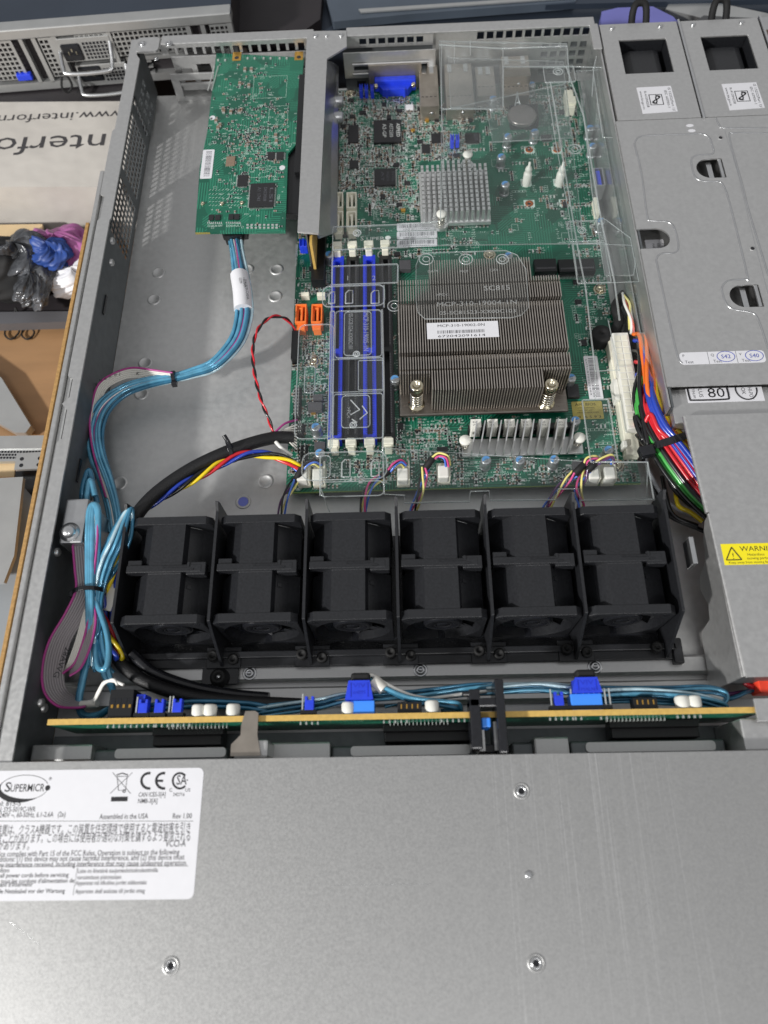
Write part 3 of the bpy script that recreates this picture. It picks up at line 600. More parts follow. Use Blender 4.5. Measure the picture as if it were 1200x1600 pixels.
# coin cell in its holder
x,y,_=q(816,178,22); mb=MB(); mb.lathe((x,y,20),[(0.01,2.2),(8.2,2.2),(9.6,1.8),(10,1),(10,-0.6)],32); part('coin_cell',mb,'battery',bd); x,y,_=q(818,185,12); part('cell_holder',MB().box(x-10,x+10,y-7,y+9,ZB,17),'slot',bd,bevel=1.5)
x,y,_=q(808,146,24); mb=MB(); mb.tube([(x,y,25),(x+1,y-5,22),(x+4,y-9,18)],0.5,6); mb.tube([(x,y,25),(x-1,y-5,22),(x-2,y-9,18)],0.5,6); part('cell_clip',mb,'bright',bd)
# polymer capacitors, blue print on the top
def cap(u,v,h=9.5,r=3.3):
    x,y,_=q(u,v,ZB+h); return (x,y)
mb=MB(); mb.lathe((0,0,0),[(3.6,0),(3.6,1.2),(3.25,1.4),(3.0,1.9),(3.25,2.4),(3.3,8.6),(3.0,9.3),(2.6,9.5),(0.01,9.5)],20)
capm=mkmesh('capacitor',mb,'capside')
mbt=MB(); mbt.prism([(2.6*math.cos(math.radians(a)),2.6*math.sin(math.radians(a))) for a in range(15,196,15)],9.5,9.56); capt=mkmesh('blue_print',mbt,'capblue')
mbt=MB(); mbt.text('470',(0,-0.2,9.62),1.5,align='c'); mbt.text('16SP',(0,-1.6,9.62),1.1,align='c'); captx=mkmesh('printed_text',mbt,'inkg')
def putcap(parent,x,y,z,s=1,rz=20):
    o=bpy.data.objects.new('capacitor',capm); COL.objects.link(o); o.parent=parent; g=ORG[parent.name]; o.location=[(x-g[0])*S,(y-g[1])*S,(z-g[2])*S]; o.scale=(s,s,s); o.rotation_euler.z=math.radians(rz)
    for nm,me in (('blue_print',capt),('printed_text',captx)):
        c=bpy.data.objects.new(nm,me); COL.objects.link(c); c.parent=o
for (u,v) in ((771,151),(831,129),(794,210),(836,203),(784,242),(790,285),(923,197),(927,225),(947,225),(795,397),(617,590),(893,588),(493,665),(499,706),(900,655),(760,717),(813,717),(867,716),(940,343),(952,701),(514,395)):
    x,y=cap(u,v); putcap(bd,x,y,ZB,0.9,random.uniform(0,50))
# pale mounting posts and copper ringed holes
mb=MB(); mb.lathe((0,0,0),[(2.8,0),(2.8,9),(2.2,10),(1.6,10.5),(2.4,12),(1.8,14),(0.8,15),(0.8,18),(0.01,18.2)],16)
pieces('standoff',mb,'white',bd,[q(822,288,8),q(873,288,8)])
mb=MB(); mb.lathe((0,0,0),[(2.8,0.05),(2.6,0.35),(1.3,0.35),(1.1,0.05)],18); mb2=MB(); mb2.cyl((0,0),1.1,0.02,0.08,12)
L=[q(u,v,8) for u,v in ((827,234),(870,234),(827,318),(882,317),(822,285),(873,285))]
pieces('mounting_pad',mb,'cuprad',bd,L); pieces('pad_hole',mb2,'black_dk',bd,L)
mb=MB()
for l in L:
    for k in range(-2,3): mb.box(l[0]+k*1.2-0.3,l[0]+k*1.2+0.3,l[1]-4.2,l[1]-3,8.02,8.15)
    mb.prism([(l[0]-3.6,l[1]-3.2),(l[0]+3.6,l[1]-3.2),(l[0]+3.6,l[1]+3.2),(l[0]-3.6,l[1]+3.2)],8.01,8.04)
part('silk_mark',mb,'silk',bd)
# M.2 / expansion sockets
for u0,u1 in ((835,870),(873,930)):
    x0,x1,y0,y1=rect(u0,404,u1,424,13); o=part('card_socket',MB().box(x0,x1,y0,y1,ZB,13),'slot',bd,bevel=0.4); part('socket_groove',MB().box(x0+1,x1-1,y0+2,y0+3.2,13.02,13.1),'grey_c',o)
    mb=MB(); k=x0+1
    while k<x1-1: mb.box(k,k+.4,y0-1.5,y0,8.02,8.4); k+=0.9
    part('pin_row',mb,'solder',o,kind='stuff')
# buzzer
x,y,_=q(941,520,17); mb=MB(); mb.lathe((x,y,ZB),[(6,0),(6,8.4),(5.6,9),(1.1,9),(1.0,8),(0.01,8)],28); part('buzzer',mb,'rubber',bd)
# vertical blue USB socket, small headers on the right
x0,x1,y0,y1=rect(929,262,944,290,20); o=part('usb_socket',MB().grid([x0,x0+0.8,x1-0.8,x1],[y0,y0+0.8,y1-0.8,y1],lambda i,j:(i,j)==(1,1),12,lambda u,v,w:(u,v,8+w)),'bright',bd); part('socket_tongue',MB().box(x0+1.6,x1-2,y0+1.5,y1-1.5,9,19),'blue',o)
for u0,v0,u1,v1,z in ((929,308,936,332,14),(884,140,897,168,15),(887,150,900,160,17)): x0,x1,y0,y1=rect(u0,v0,u1,v1,z); part('cream_header',MB().box(x0,x1,y0,y1,ZB,z),'cream',bd,bevel=0.3)
# cream and orange disk sockets with an L slot
def sata(u,v,m,z=16,parent=bd):
    x,y,_=q(u,v,z); w_,h_=3.4,7.0
    mb=MB(); mb.grid([x-w_,x-w_+0.9,x+w_-0.9,x+w_],[y-h_,y-h_+1,y+h_-1,y+h_],lambda i,j:(i,j)==(1,1),z-ZB,lambda a,b,c:(a,b,ZB+c)); o=part('disk_socket',mb,m,parent,bevel=0.25)
    mb=MB(); mb.box(x-0.3,x+0.9,y-h_+2,y+h_-2,ZB,z-1); mb.box(x-1.2,x-0.3,y+h_-3.2,y+h_-2,ZB,z-1); mb.box(x-w_+.9,x-w_+1.6,y-h_+1,y+h_-1,ZB,z-2.5); part('socket_tongue',mb,m,o)
    part('key_tab',MB().box(x-w_+1,x+w_-1,y-h_-3.0,y-h_,ZB,z-3),m,o,bevel=0.3)
for u,v in ((528,312),(549,312),(528,342),(549,342)): sata(u,v,'cream')
for u,v in ((470,489),(495,489)): sata(u,v,'orange',17)
# jumpers
mb=MB(); mb.box(-1.25,1.25,-3,3,0,6.5); mb.box(-1.25,-0.5,-3,3,6.5,7.6); mb.box(0.5,1.25,-3,3,6.5,7.6)
pieces('jumper',mb,'blue',bd,[q(706,228,8.2),q(714,228,8.2),q(565,150,8.2),q(573,150,8.2),q(582,150,8.2),q(473,391,8.2),q(479,391,8.2)],bevel=0.2)
mb=MB(); mb.box(-2.6,2.6,-1.3,1.3,0,5)
pieces('fan_header_small',mb,'cream',bd,[q(478,467,8),q(503,467,8)],bevel=0.2)
# riser card seen on edge, and its slot
x0,x1,y0,y1=rect(486,412,507,437,16); part('riser_slot',MB().box(x0,x1,y0,y1+120,ZB,16),'slot',bd,bevel=0.3); 
part('riser_card_edge',MB().box(-54.2,-52.6,330,470,14,38),'gold',bd)
mb=MB()
for k in range(4): mb.box(x0+0.5+k*1.8,x0+0.9+k*1.8,y0-2,y0,8.02,8.4)
part('pin_row',mb,'solder',bd)
# pin headers at the left edge
for u0,v0,u1,v1,n in ((458,604,470,652,9),(466,694,480,726,5),(464,660,474,680,3)):
    x0,x1,y0,y1=rect(u0,v0,u1,v1,12); o=part('pin_header',MB().box(x0,x1,y0,y1,ZB,11),'slot',bd,bevel=0.2); mb=MB()
    for k in range(n):
        for xx in (x0+1.3,x1-1.3): mb.box(xx-.3,xx+.3,y0+1.5+k*(y1-y0-3)/(n-1)-.3,y0+1.5+k*(y1-y0-3)/(n-1)+.3,11,15)
    part('header_pin',mb,'solder',o,kind='stuff')
# main power socket along the right edge
a=q(975,515,20); b=q(985,706,16)
mb=MB(); mb.box(123.5,131.5,192,272,ZB,15); pw=part('main_power_socket',mb,'cream',bd,bevel=0.5)
mb=MB(); mb.box(124.5,134,205,270,15,21); mb.box(121.5,124.5,226,240,11,18); mb.box(121.8,124.5,196,200,10,17); part('plug_body',mb,'white',pw,bevel=0.6)
mb=MB()
for k in range(14): mb.box(125.4,128.6,207+k*4.4,210.4+k*4.4,21.02,21.3); mb.box(129.6,132.8,207+k*4.4,210.4+k*4.4,21.02,21.3)
part('plug_cell',mb,'cream',pw)
# memory slots
M['slotdeep']=mat('slot_deep_blue','122070',0.45)
for k,(u,m) in enumerate(((527,'slotblue'),(551,'slot'),(577,'slotblue'),(603,'slot'))):
    x,_,_=q(u,450,14); y1=342;y0=206
    o=part('memory_slot',MB().grid([x-3.9,x-1.6,x+1.6,x+3.9],[y0,y0+4,y0+61,y0+64,y1-4,y1],lambda i,j:i==1 and j in(1,3),6,lambda a,b,c:(a,b,ZB+c)),m,bd,bevel=0.15)
    mb=MB(); j=y0+5
    while j<y1-5:
        if not y0+60<j<y0+65: mb.box(x-2.5,x-1.5,j,j+0.5,13.9,14.1); mb.box(x+1.5,x+2.5,j,j+0.5,13.9,14.1)
        j+=1.15
    part('contact_row',mb,'grey_c' if m=='slot' else 'slotdeep',o,kind='stuff')
    for yy,s_ in ((y1+1,1),(y0-2,-1)):
        mb=MB(); mb.box(x-2.1,x+2.1,yy-2 if s_>0 else yy-4.5,yy+5 if s_>0 else yy+1.5,ZB+0.5,19); mb.box(x-3.0,x+3.0,yy+1.5 if s_>0 else yy-4,yy+5.2 if s_>0 else yy,16,20.5); part('slot_latch',mb,'cream',o,bevel=0.5)
part('slot_gap_shade',MB().box(q(519,450,8)[0],q(612,450,8)[0],208,340,8.02,8.3),'slot',bd)  # black sheet added for the shade that falls between the slots
mb=MB(); x,_,_=q(630,450,8)
for k in range(9): mb.box(-1+k*0.42-1.2,-1+k*0.42-1.0,212,338,8.01,8.05)
part('trace_bundle',mb,'chip',bd)
# fan headers with plugs
def fanhdr(u,v,z=16):
    x,y,_=q(u,v,z); o=part('fan_header',MB().box(x-3.6,x+3.6,y-6,y+6,ZB,12),'cream',bd,bevel=0.4); part('fan_plug',MB().box(x-3.2,x+2.6,y-6.4,y+1.0,12,z+3),'white',o,bevel=0.7); part('header_wall',MB().box(x+2.7,x+3.6,y-6,y+6,12,z+2),'cream',o,bevel=0.2)
for u,v in ((474,738),(498,738),(630,737),(693,733),(926,735),(951,735)): fanhdr(u,v)
# stickers and marks
def label(parent,u0,v0,u1,v1,z,m='paper',name='sticker'):
    x0,x1,y0,y1=rect(u0,v0,u1,v1,z); return part(name,MB().prism(rr(x0,x1,y0,y1,0.8),z,z+0.08),m,parent),(x0,x1,y0,y1)
def bars(mb,x0,x1,y0,y1,z,vert=False):
    k=x0 if not vert else y0; e=x1 if not vert else y1
    while k<e:
        w_=random.choice((0.22,0.22,0.45)); 
        if vert: mb.box(x0,x1,k,k+w_,z,z+0.01)
        else: mb.box(k,k+w_,y0,y1,z,z+0.01)
        k+=w_+random.choice((0.25,0.4,0.6))
for v0,v1 in ((348,360),(361,373),(374,386)):
    o,(x0,x1,y0,y1)=label(bd,620,v0,683,v1,8.4); mb=MB(); bars(mb,x0+2,x1-2,y0+2.4,y1-0.8,8.5); mb.text('MAC 0CC47A9B21',(x0+4,y0+0.6,8.5),1.5,fit=x1-x0-9); part('barcode',mb,'inkg',o)
o,(x0,x1,y0,y1)=label(bd,916,556,938,624,8.6)
mb=MB(); bars(mb,x0+2.5,x1-1.6,y0+1.5,y1-1.5,8.7,True); mb.text('OM187S023489',(x0+0.9,y1-2,8.7),1.3,-90,fit=y1-y0-5); part('barcode',mb,'inkg',o)
o,(x0,x1,y0,y1)=label(bd,894,627,942,655,8.2,'goldlabel')
mb=MB(); mb.text('AMI BIOS',(x0+2,y1-3,8.3),2.6,fit=12); mb.text('LICENSED MATERIAL',(x0+3,y1-4.8,8.3),1.1); mb.text('COPYRIGHT 2017',(x0+3,y1-6.4,8.3),1.1); mb.text('AMERICAN MEGATRENDS',(x0+2.6,y1-8,8.3),1.1); mb.text('9  6 5 9 3',(x0+3,y0+0.7,8.3),2.3,fit=13); part('printed_text',mb,'ink',o)
mb=MB()
x,y,_=q(563,376,8); mb.text('S',(x,y,8.05),5.2,xs=1); mb.text('UPER',(x+3.8,y,8.05),3.9,fit=12); mb.prism([(x+18.3+1.9*math.cos(a*.4),y+1.6+1.7*math.sin(a*.4)) for a in range(16)],8.02,8.06)
x,y,_=q(549,404,8); mb.text('F',(x,y,8.05),6.5)
x,y,_=q(588,404,8); 
mb.tube([(x+4.2+3.2*math.cos(math.radians(a)),y+3+3.2*math.sin(math.radians(a)),8.1) for a in range(60,301,20)],0.4,4,1); mb.tube([(x+11.5+3.2*math.cos(math.radians(a)),y+3+3.2*math.sin(math.radians(a)),8.1) for a in range(60,301,20)],0.4,4,1); mb.box(x+8.3,x+11.2,y+2.7,y+3.4,8.02,8.1)
x,y,_=q(462,382,8); mb.text('DESIGNED IN USA',(x,y,8.05),2.3,-90,fit=18)
for u,v,t in ((467,765,'FAN5'),(493,765,'FAN4'),(627,760,'FAN3'),(690,757,'FAN2'),(920,752,'FAN1'),(948,752,'FANA'),(470,524,'I-SATA5'),(497,524,'I-SATA4'),(524,300,'I-SATA0'),(905,440,'M.2-HC'),(640,292,'JPL1'),(660,640,'JF1'),(700,640,'BIOS'),(890,300,'JVRM1')):
    x,y,_=q(u,v,8); mb.text(t,(x-2,y,8.05),1.5)
part('printed_text',mb,'silkw',bd)
# surface-mount parts and ink marks spread between the large parts
keep=[]  # occupied rectangles in mm
def occ(u0,v0,u1,v1): x0,x1,y0,y1=rect(u0,v0,u1,v1,8); keep.append((x0,x1,y0,y1))
for r in ((618,400,900,652),(515,405,612,700),(655,250,770,335),(722,655,912,715),(583,190,628,224),(585,265,620,292),(618,346,686,388),(892,626,944,657),(914,555,940,626),(584,120,655,150),(655,110,832,160),(796,165,845,195),(464,465,510,520),(520,300,560,360),(560,362,616,380),(965,515,1005,712),(835,404,932,426),(925,505,957,540)): occ(*r)
def free(x,y):
    return not any(a<x<b and c<y<d for a,b,c,d in keep) and (-66<x<130 and 178.5<y<504)
# density: dense in the upper left quarter, sparse around the pale posts
def dens(x,y):
    if x<28 and y>385: return 1.0
    if x>50 and y>320 and y<470: return 0.10 if (x<110) else 0.3
    if y>385: return 0.9
    if y>340: return 0.35
    if x>95: return 0.45
    if x<-40: return 0.7
    return 0.55
tiny={'solder':MB(),'tan':MB(),'chip':MB(),'silk':MB()}
def smd(B,x,y,z=ZB,rot=None,kind=None,s=1):
    kind=kind or random.choice(('tan','solder','chip','tan','chip')); r=rot if rot is not None else random.random()<0.5; L,W=(1.9*s,1.0*s)
    if r: L,W=W,L
    B[kind].box(x-L*0.32 if not r else x-W*0 - L/2,x+L*0.32 if not r else x+L/2,y-W/2 if not r else y-W*0.32,y+W/2 if not r else y+W*0.32,z,z+0.7*s)
    if not r: B['solder'].box(x-L/2-.15,x-L*0.32,y-W/2,y+W/2,z,z+0.6*s); B['solder'].box(x+L*0.32,x+L/2+.15,y-W/2,y+W/2,z,z+0.6*s)
    else: B['solder'].box(x-L/2,x+L/2,y-W/2-.15,y-W*0.32,z,z+0.6*s); B['solder'].box(x-L/2,x+L/2,y+W*0.32,y+W/2+.15,z,z+0.6*s)
def word(B,x,y,z,n=4,rot=False):
    for k in range(n):
        a=k*0.62; 
        if random.random()<0.12: continue
        for s_ in range(2):
            dx=random.uniform(0,.2); w_=random.uniform(.22,.44)
            if rot: B['silk'].add([(x+s_*0.42,y-a-dx,z+.03),(x+s_*0.42+.3,y-a-dx,z+.03),(x+s_*0.42+.3,y-a-dx-w_,z+.03),(x+s_*0.42,y-a-dx-w_,z+.03)],[(3,2,1,0)])
            else: B['silk'].add([(x+a+dx,y+s_*0.42,z+.03),(x+a+dx+w_,y+s_*0.42,z+.03),(x+a+dx+w_,y+s_*0.42+.3,z+.03),(x+a+dx,y+s_*0.42+.3,z+.03)],[(0,1,2,3)])
def outline(B,x0,x1,y0,y1,z,t=0.16):
    for a,b,c,d in ((x0,x1,y0,y0+t),(x0,x1,y1-t,y1),(x0,x0+t,y0,y1),(x1-t,x1,y0,y1)): B['silk'].add([(a,c,z+.03),(b,c,z+.03),(b,d,z+.03),(a,d,z+.03)],[(0,1,2,3)])
n=0
while n<2700:
    x=random.uniform(-66,130); y=random.uniform(179,503)
    if not free(x,y) or random.random()>dens(x,y): continue
    n+=1; k=random.random(); row=random.randint(1,5); dirx=random.random()<0.5
    for j in range(row):
        xx=x+(j*2.4 if dirx else 0); yy=y-(0 if dirx else j*1.9)
        if not free(xx,yy): break
        if k<0.55: smd(tiny,xx,yy,rot=dirx)
        if k<0.9: word(tiny,xx+(0 if dirx else 1.6),yy+(1.4 if dirx else -0.3),ZB,random.randint(2,4),rot=False)
        else: outline(tiny,xx-1.2,xx+1.2,yy-.8,yy+.8,ZB)
for _ in range(230):
    x=random.uniform(-64,125); y=random.uniform(182,500)
    if free(x,y) and random.random()<dens(x,y): a=random.uniform(3,12); b=random.uniform(2,9); outline(tiny,x,min(x+a,129),y,min(y+b,503),ZB)
for _ in range(3200):
    x=random.uniform(-66,130); y=random.uniform(179,503)
    if free(x,y) and random.random()<dens(x,y): tiny['solder' if random.random()<.6 else 'silk'].add([(x-.22,y-.22,8.03),(x+.22,y-.22,8.03),(x+.22,y+.22,8.03),(x-.22,y+.22,8.03)],[(0,1,2,3)])
part('solder_pad',tiny['solder'],'solder',bd,kind='stuff'); part('small_capacitor',tiny['tan'],'tan',bd,kind='stuff'); part('small_resistor',tiny['chip'],'chip',bd,kind='stuff'); part('silkscreen_mark',tiny['silk'],'silk',bd,kind='stuff')
# small ICs
mbi=MB(); mbi.box(-2,2,-1.6,1.6,0,1.1)
for k in range(4): mbi.cur=1; mbi.box(-1.7+k*1.0,-1.4+k*1.0,-2.5,-1.6,0,0.3); mbi.box(-1.7+k*1.0,-1.4+k*1.0,1.6,2.5,0,0.3)
locs=[]; t_=0
while len(locs)<34 and t_<3000:
    t_+=1; x=random.uniform(-60,125); y=random.uniform(185,498)
    if free(x,y) and free(x+3,y+3) and free(x-3,y-3) and random.random()<dens(x,y) and all(abs(x-l[0])>6 or abs(y-l[1])>6 for l in locs): locs.append((x,y,8.0,random.choice((0,90))))
pieces('small_chip',mbi,['chip','solder'],bd,locs)
mb=MB(); mb.box(-1.4,1.4,-1.2,1.2,0,1.3); pieces('tantalum_capacitor',mb,'goldpad',bd,[q(u,v,8) for u,v in ((645,205),(667,190),(490,646),(630,330),(702,320))])
# board screws
for u,v in ((937,452),(491,565),(765,398),(965,727),(548,146)): x,y,_=q(u,v,8.2); screw(bd,x,y,8.2,2.6,m='nickel')
# ------------------------------------------------------------------ processor heatsink
hs=thing('processor_heatsink','big square finned processor heatsink with a white part number label across the fins','heatsink',(46,262,0))
part('base_plate',MB().box(-2,95.5,222,303,11,13.2),'copperbase',hs,bevel=1.6); part('lower_base',MB().box(8,86,232,300,8.6,11),'copperbase',hs)
def finmesh(y0,y1,zt=34,zb=13.2):
    pr=[(y0,zb),(y0,zt)]
    for c,w_,d in ((239.0,0.6,2),(249.5,1.5,5),(286,1.5,5),(299,0.6,2)):
        if y0+1<c-w_ and c+w_<y1-1: pr+=[(c-w_,zt),(c-w_,zt-d),(c+w_,zt-d),(c+w_,zt)]
    pr+=[(y1,zt),(y1,zb)]
    mb=MB(); mb.prism(pr,-0.26,0.26,lambda a,b,c:(c,a,b)); return mb
xa,xb=-0.9,94.4; nf=64; st=(xb-xa)/nf
grp={'corner':[], 'short':[], 'full':[]}
for k in range(nf+1):
    x=xa+k*st
    if x<15.5: grp['c1'] = grp.get('c1',[])+[x]
    elif x<17.5: grp['c2']=grp.get('c2',[])+[x]
    elif x<78.5: grp['full'].append(x)
    else: grp['c3']=grp.get('c3',[])+[x]
for key,(y0,y1) in {'c1':(236.5,303),'c2':(226,303),'full':(225.5,317.5),'c3':(236.5,303)}.items():
    if grp.get(key): pieces('fin',finmesh(y0,y1),'fin',hs,[(x,0,0) for x in grp[key]])
for u,v in ((651,602),(862,600)):
    x,y,_=q(u,v,33); mb=MB()
    mb.tube([(x+3.5*math.cos(k*.7),y+3.5*math.sin(k*.7),14.2+k*0.26) for k in range(50)],0.6,6,1); s_=part('spring',mb,'spring',hs)
    mb=MB(); mb.lathe((x,y,13.2),[(4.8,0),(4.8,0.7),(1.7,0.8),(1.7,14),(3.9,14.2),(3.9,19.4),(3.4,20.2),(2.5,20.2),(2.1,18.4),(0.01,18.2)],26); part('mounting_screw',mb,'nickel',hs)
x0,x1,y0,y1=rect(667,503,779,527,34.3); o=part('sticker',MB().box(x0,x1,y0-0.4,y1,34.1,34.3),'paper',hs)
mb=MB(); mb.text('MCP-310-19002-0N',(x0+6,y1-3.2,34.35),2.6,fit=27); bars(mb,x0+6,x0+33,y0+3.0,y0+5.2,34.33); mb.text('672042091614',(x0+6,y0+0.4,34.35),2.3,fit=27); part('printed_text',mb,'ink',o)
# ------------------------------------------------------------------ chipset heatsink (pin fins)
ph=thing('chipset_heatsink','small silver pin-fin chipset heatsink behind the processor heatsink','heatsink',(38,390,0))
part('base_plate',MB().box(15,61,367,414,10.5,13.5),'alu',ph,bevel=0.5)
mb=MB(); mb.box(-0.85,0.85,-1.35,1.35,0,9); L=[]
for i in range(13):
    for j in range(12):
        x=17+i*3.5; y=369.5+j*3.85
        if (i<4 or i>9) and j>10: continue
        if i in (2,3) and j==0: continue
        L.append((x,y,13.5))
pieces('fin_pin',mb,'alu',ph,L)
def pushpin(parent,u,v,z,ear=True):
    x,y,_=q(u,v,z); mb=MB(); mb.lathe((x,y,z),[(1.6,-4),(2.3,-1.5),(3.3,-1.2),(3.4,-0.4),(2.6,0.4),(0.01,0.8)],18); part('push_pin',mb,'white',parent)
    if ear: mb=MB(); mb.cyl((x,y),4.6,10.6,12.8,20); part('pin_ear',mb,'alu',parent)
    mb=MB(); mb.tube([(x+2.2*math.cos(k*.8),y+2.2*math.sin(k*.8),13+k*(z-17)/34) for k in range(35)],0.32,5,1); part('spring',mb,'spring',parent)
pushpin(ph,690,333,22); pushpin(ph,731,240,22)
# ------------------------------------------------------------------ voltage regulator heatsink
vh=thing('regulator_heatsink','low aluminium heatsink with upright slanted fins in front of the processor heatsink','heatsink',(67,201,0))
x0,x1,y0,y1=rect(722,700,912,712,10.5); part('base_plate',MB().box(x0,x1,195.8,207,8.8,10.6),'alu',vh,bevel=0.4)
mb=MB(); mb.prism([(195.2,11),(195.2,19),(198,23.5),(203,25),(210.5,25),(210.5,11)],-0.35,0.35,lambda a,b,c:(c+(a-196)*0.22,a,b))
pieces('fin',mb,'alu',vh,[(38+k*4.5,0,0) for k in range(13)])
pushpin(vh,727,687,20,False); pushpin(vh,906,683,20,False)
mb=MB(); mb.prism([(-2.9,-2.6),(2.9,-2.6),(2.9,2.6),(-2.9,2.6)],0,11)
L=[q(u,670,20)[:2]+(8.5,) for u in (744,770,797,823,851,878)]
for l in L: l=l
cks=pieces('white_topped_choke',mb,'white',bd,[(l[0],l[1]+3.0,l[2]+1.6) for l in L],bevel=0.6)
for l in L:
    mb=MB(); mb.text('R15',(l[0]-1.8,l[1]+3.1,21.2),1.5); mb.text('1714',(l[0]-2,l[1]+1.3,21.2),1.4); part('printed_text',mb,'inkg',bd)
x0,x1,y0,y1=rect(735,655,905,662,9); part('choke_bank',MB().box(37,97,209.8,214,8.4,15),'slot',bd,bevel=0.5)
# ------------------------------------------------------------------ add-on controller card
cdz=36.0
ac=thing('controller_card','green add-on controller card lying over the empty left bay with a small barcode sticker','circuit board',(-96,427,cdz-2))
P=[q(u,v,cdz) for u,v in ((338,83),(475,90),(463,225),(450,240),(446,362),(305,363),(312,262),(324,205))]
mb=MB(); mb.prism([p[:2] for p in P],34.4,cdz); part('board',mb,'pcbcard',ac)
mb=MB(); a=P[5]; b=P[4]; mb.box(a[0],b[0],a[1]-0.35,a[1]-0.02,34.5,35.9); part('board_edge',mb,'goldlabel',ac)
pb=[p[:2] for p in P]
def inpoly(x,y):
    c=False
    for i in range(len(pb)):
        x1,y1=pb[i]; x2,y2=pb[i-1]
        if (y1>y)!=(y2>y) and x<(x2-x1)*(y-y1)/(y2-y1)+x1: c=not c
    return c
for u,v in ((370,89),(467,88)):
    x,y,_=q(u,v,cdz); part('copper_corner',MB().box(x-3,x+3,y-4,y+5,36.02,36.15),'goldpad',ac); mb=MB(); mb.cyl((x,y-1),1.6,36.16,36.2,12); part('corner_hole',mb,'black_dk',ac)
chip(ac,390,286,428,322,37.4,1.4,txt=['LSI','SAS3008','A1 1742'],pins=True); chip(ac,353,244,367,258,37,1,m='tan'); 
for u,v in ((424,243),(438,243)): chip(ac,u-6,v-6,u+5,v+5,37.2,1.2,pins=True)
for u,v in ((330,339),(340,339),(361,338),(370,338)): chip(ac,u-4,v-4,u+4,v+4,37,1)
chip(ac,371,273,387,290,37,1,pins=True)
o,(x0,x1,y0,y1)=label(ac,315,234,333,279,36.1); mb=MB(); bars(mb,x0+2.2,x1-1.5,y0+2,y1-2,36.2,True); part('barcode',mb,'inkg',o)
for u,v in ((441,262),(332,184)): x,y,_=q(u,v,36.1); mb=MB(); mb.prism([(x+1.9*math.cos(a*.5),y+2.1*math.sin(a*.5)) for a in range(12)],36.02,36.15); part('round_dot',mb,'paper',ac)
for u,v in ((317,319),(347,319),(378,318)): x,y,_=q(u,v,36); screw(ac,x,y,36,1.3,m='nickel',ring=False)
B={'solder':MB(),'tan':MB(),'chip':MB(),'silk':MB()}
def sp(u,v): x,y,_=q(u,v,cdz); return x,y
# tan ceramic groups, as the photograph shows them
for u,v in ((383,110),(393,110),(375,132),(389,135),(350,175),(361,176),(375,175),(349,172),(377,173),(338,190),(344,197),(341,201),(431,213),(432,222)):
    x,y=sp(u,v); smd(B,x,y,cdz,rot=True,kind='tan',s=1.9)
for u,v,w_,h_ in ((397,120,50,32),(421,166,28,28),(388,200,28,40),(358,209,28,33),(389,262,42,14),(338,288,0,0)):
    if w_: x,y=sp(u,v); x2,y2=sp(u+w_,v+h_); outline(B,x,x2,y2,y,cdz)
for _ in range(760):
    u=random.gauss(400,34); v=random.gauss(215,42)
    if random.random()<0.3: u=random.uniform(325,440); v=random.uniform(100,355)
    x,y=sp(u,v)
    if not (inpoly(x,y) and inpoly(x+2,y) and inpoly(x,y-2)): continue
    k=random.random()
    if 388<u<430 and 284<v<324: continue
    if 312<u<336 and 230<v<282: continue
    if k<0.4: smd(B,x,y,cdz,kind=random.choice(('tan','chip','chip')),s=0.9)
    elif k<0.8: word(B,x,y,cdz,random.randint(2,4))
    else: outline(B,x,x+random.uniform(1,3),y-random.uniform(1,2),y,cdz,0.14)
for k in range(15): # header pins along the left edge and the plug at the bottom
    for c in (335,341):
        x,y=sp(c-(k*0.7),105+k*2.6); B['solder'].box(x-.35,x+.35,y-.35,y+.35,cdz,cdz+.8)
for r_ in range(2):
    for k in range(8): x,y=sp(387+k*6.5,352+r_*4.5); B['solder'].box(x-.7,x+.7,y-.6,y+.6,cdz,cdz+.5)
for u in (341,352,387,398,412,423,437,448): x,y=sp(u,92+(u<355)*3); B['solder'].box(x-.6,x+.6,y-.8,y+.8,cdz,cdz+.7)
for g in (326,355):
    for r_ in range(5):
        for k in range(5):
            x,y=sp(g+k*5,298+r_*6); B['silk'].add([(x,y,36.03),(x+.3,y,36.03),(x+1.5,y+1.1,36.03),(x+1.2,y+1.1,36.03)],[(0,1,2,3)])
    for k in range(8): x,y=sp(g-1+k*3,347); B['solder'].box(x-.3,x+.3,y-1.2,y,cdz,cdz+.2)
    x,y=sp(g-1,350); outline(B,x,x+9,y-2.4,y,cdz)
    for k in range(4): word(B,x+k*2.2,y-1.8,cdz,3)
part('solder_pad',B['solder'],'solder',ac,kind='stuff'); part('small_capacitor',B['tan'],'tan',ac,kind='stuff'); part('small_resistor',B['chip'],'chip',ac,kind='stuff'); part('silkscreen_mark',B['silk'],'silk',ac,kind='stuff')
# connector below the card
x,y,_=q(367,368,28); part('cable_socket',MB().box(x-8,x+8,y,y+18,24,34.2),'slot',ac,bevel=0.4); part('cable_socket',MB().box(x-5.5,x+5.5,y-5,y,25,33),'slot',ac,bevel=0.4)
# ------------------------------------------------------------------ riser bracket
rb=thing('riser_bracket','long folded steel riser bracket standing between the controller card and the main board','bracket',(-52,425,8))
tp=[q(u,v,43.6)[:2] for u,v in ((482,48),(541,47),(542,73),(510,93),(497,372),(494,369),(467,366))]
P3=[q(u,v,43.6)[:2] for u,v in ((480,50),(541,49),(542,74),(511,93),(498,366),(465,363))]
mb=MB(); mb.prism(P3,43.0,44.2); part('top_flange',mb,'steel',rb,bevel=0.35)
a,b=P3[3],P3[4]
mb=MB()
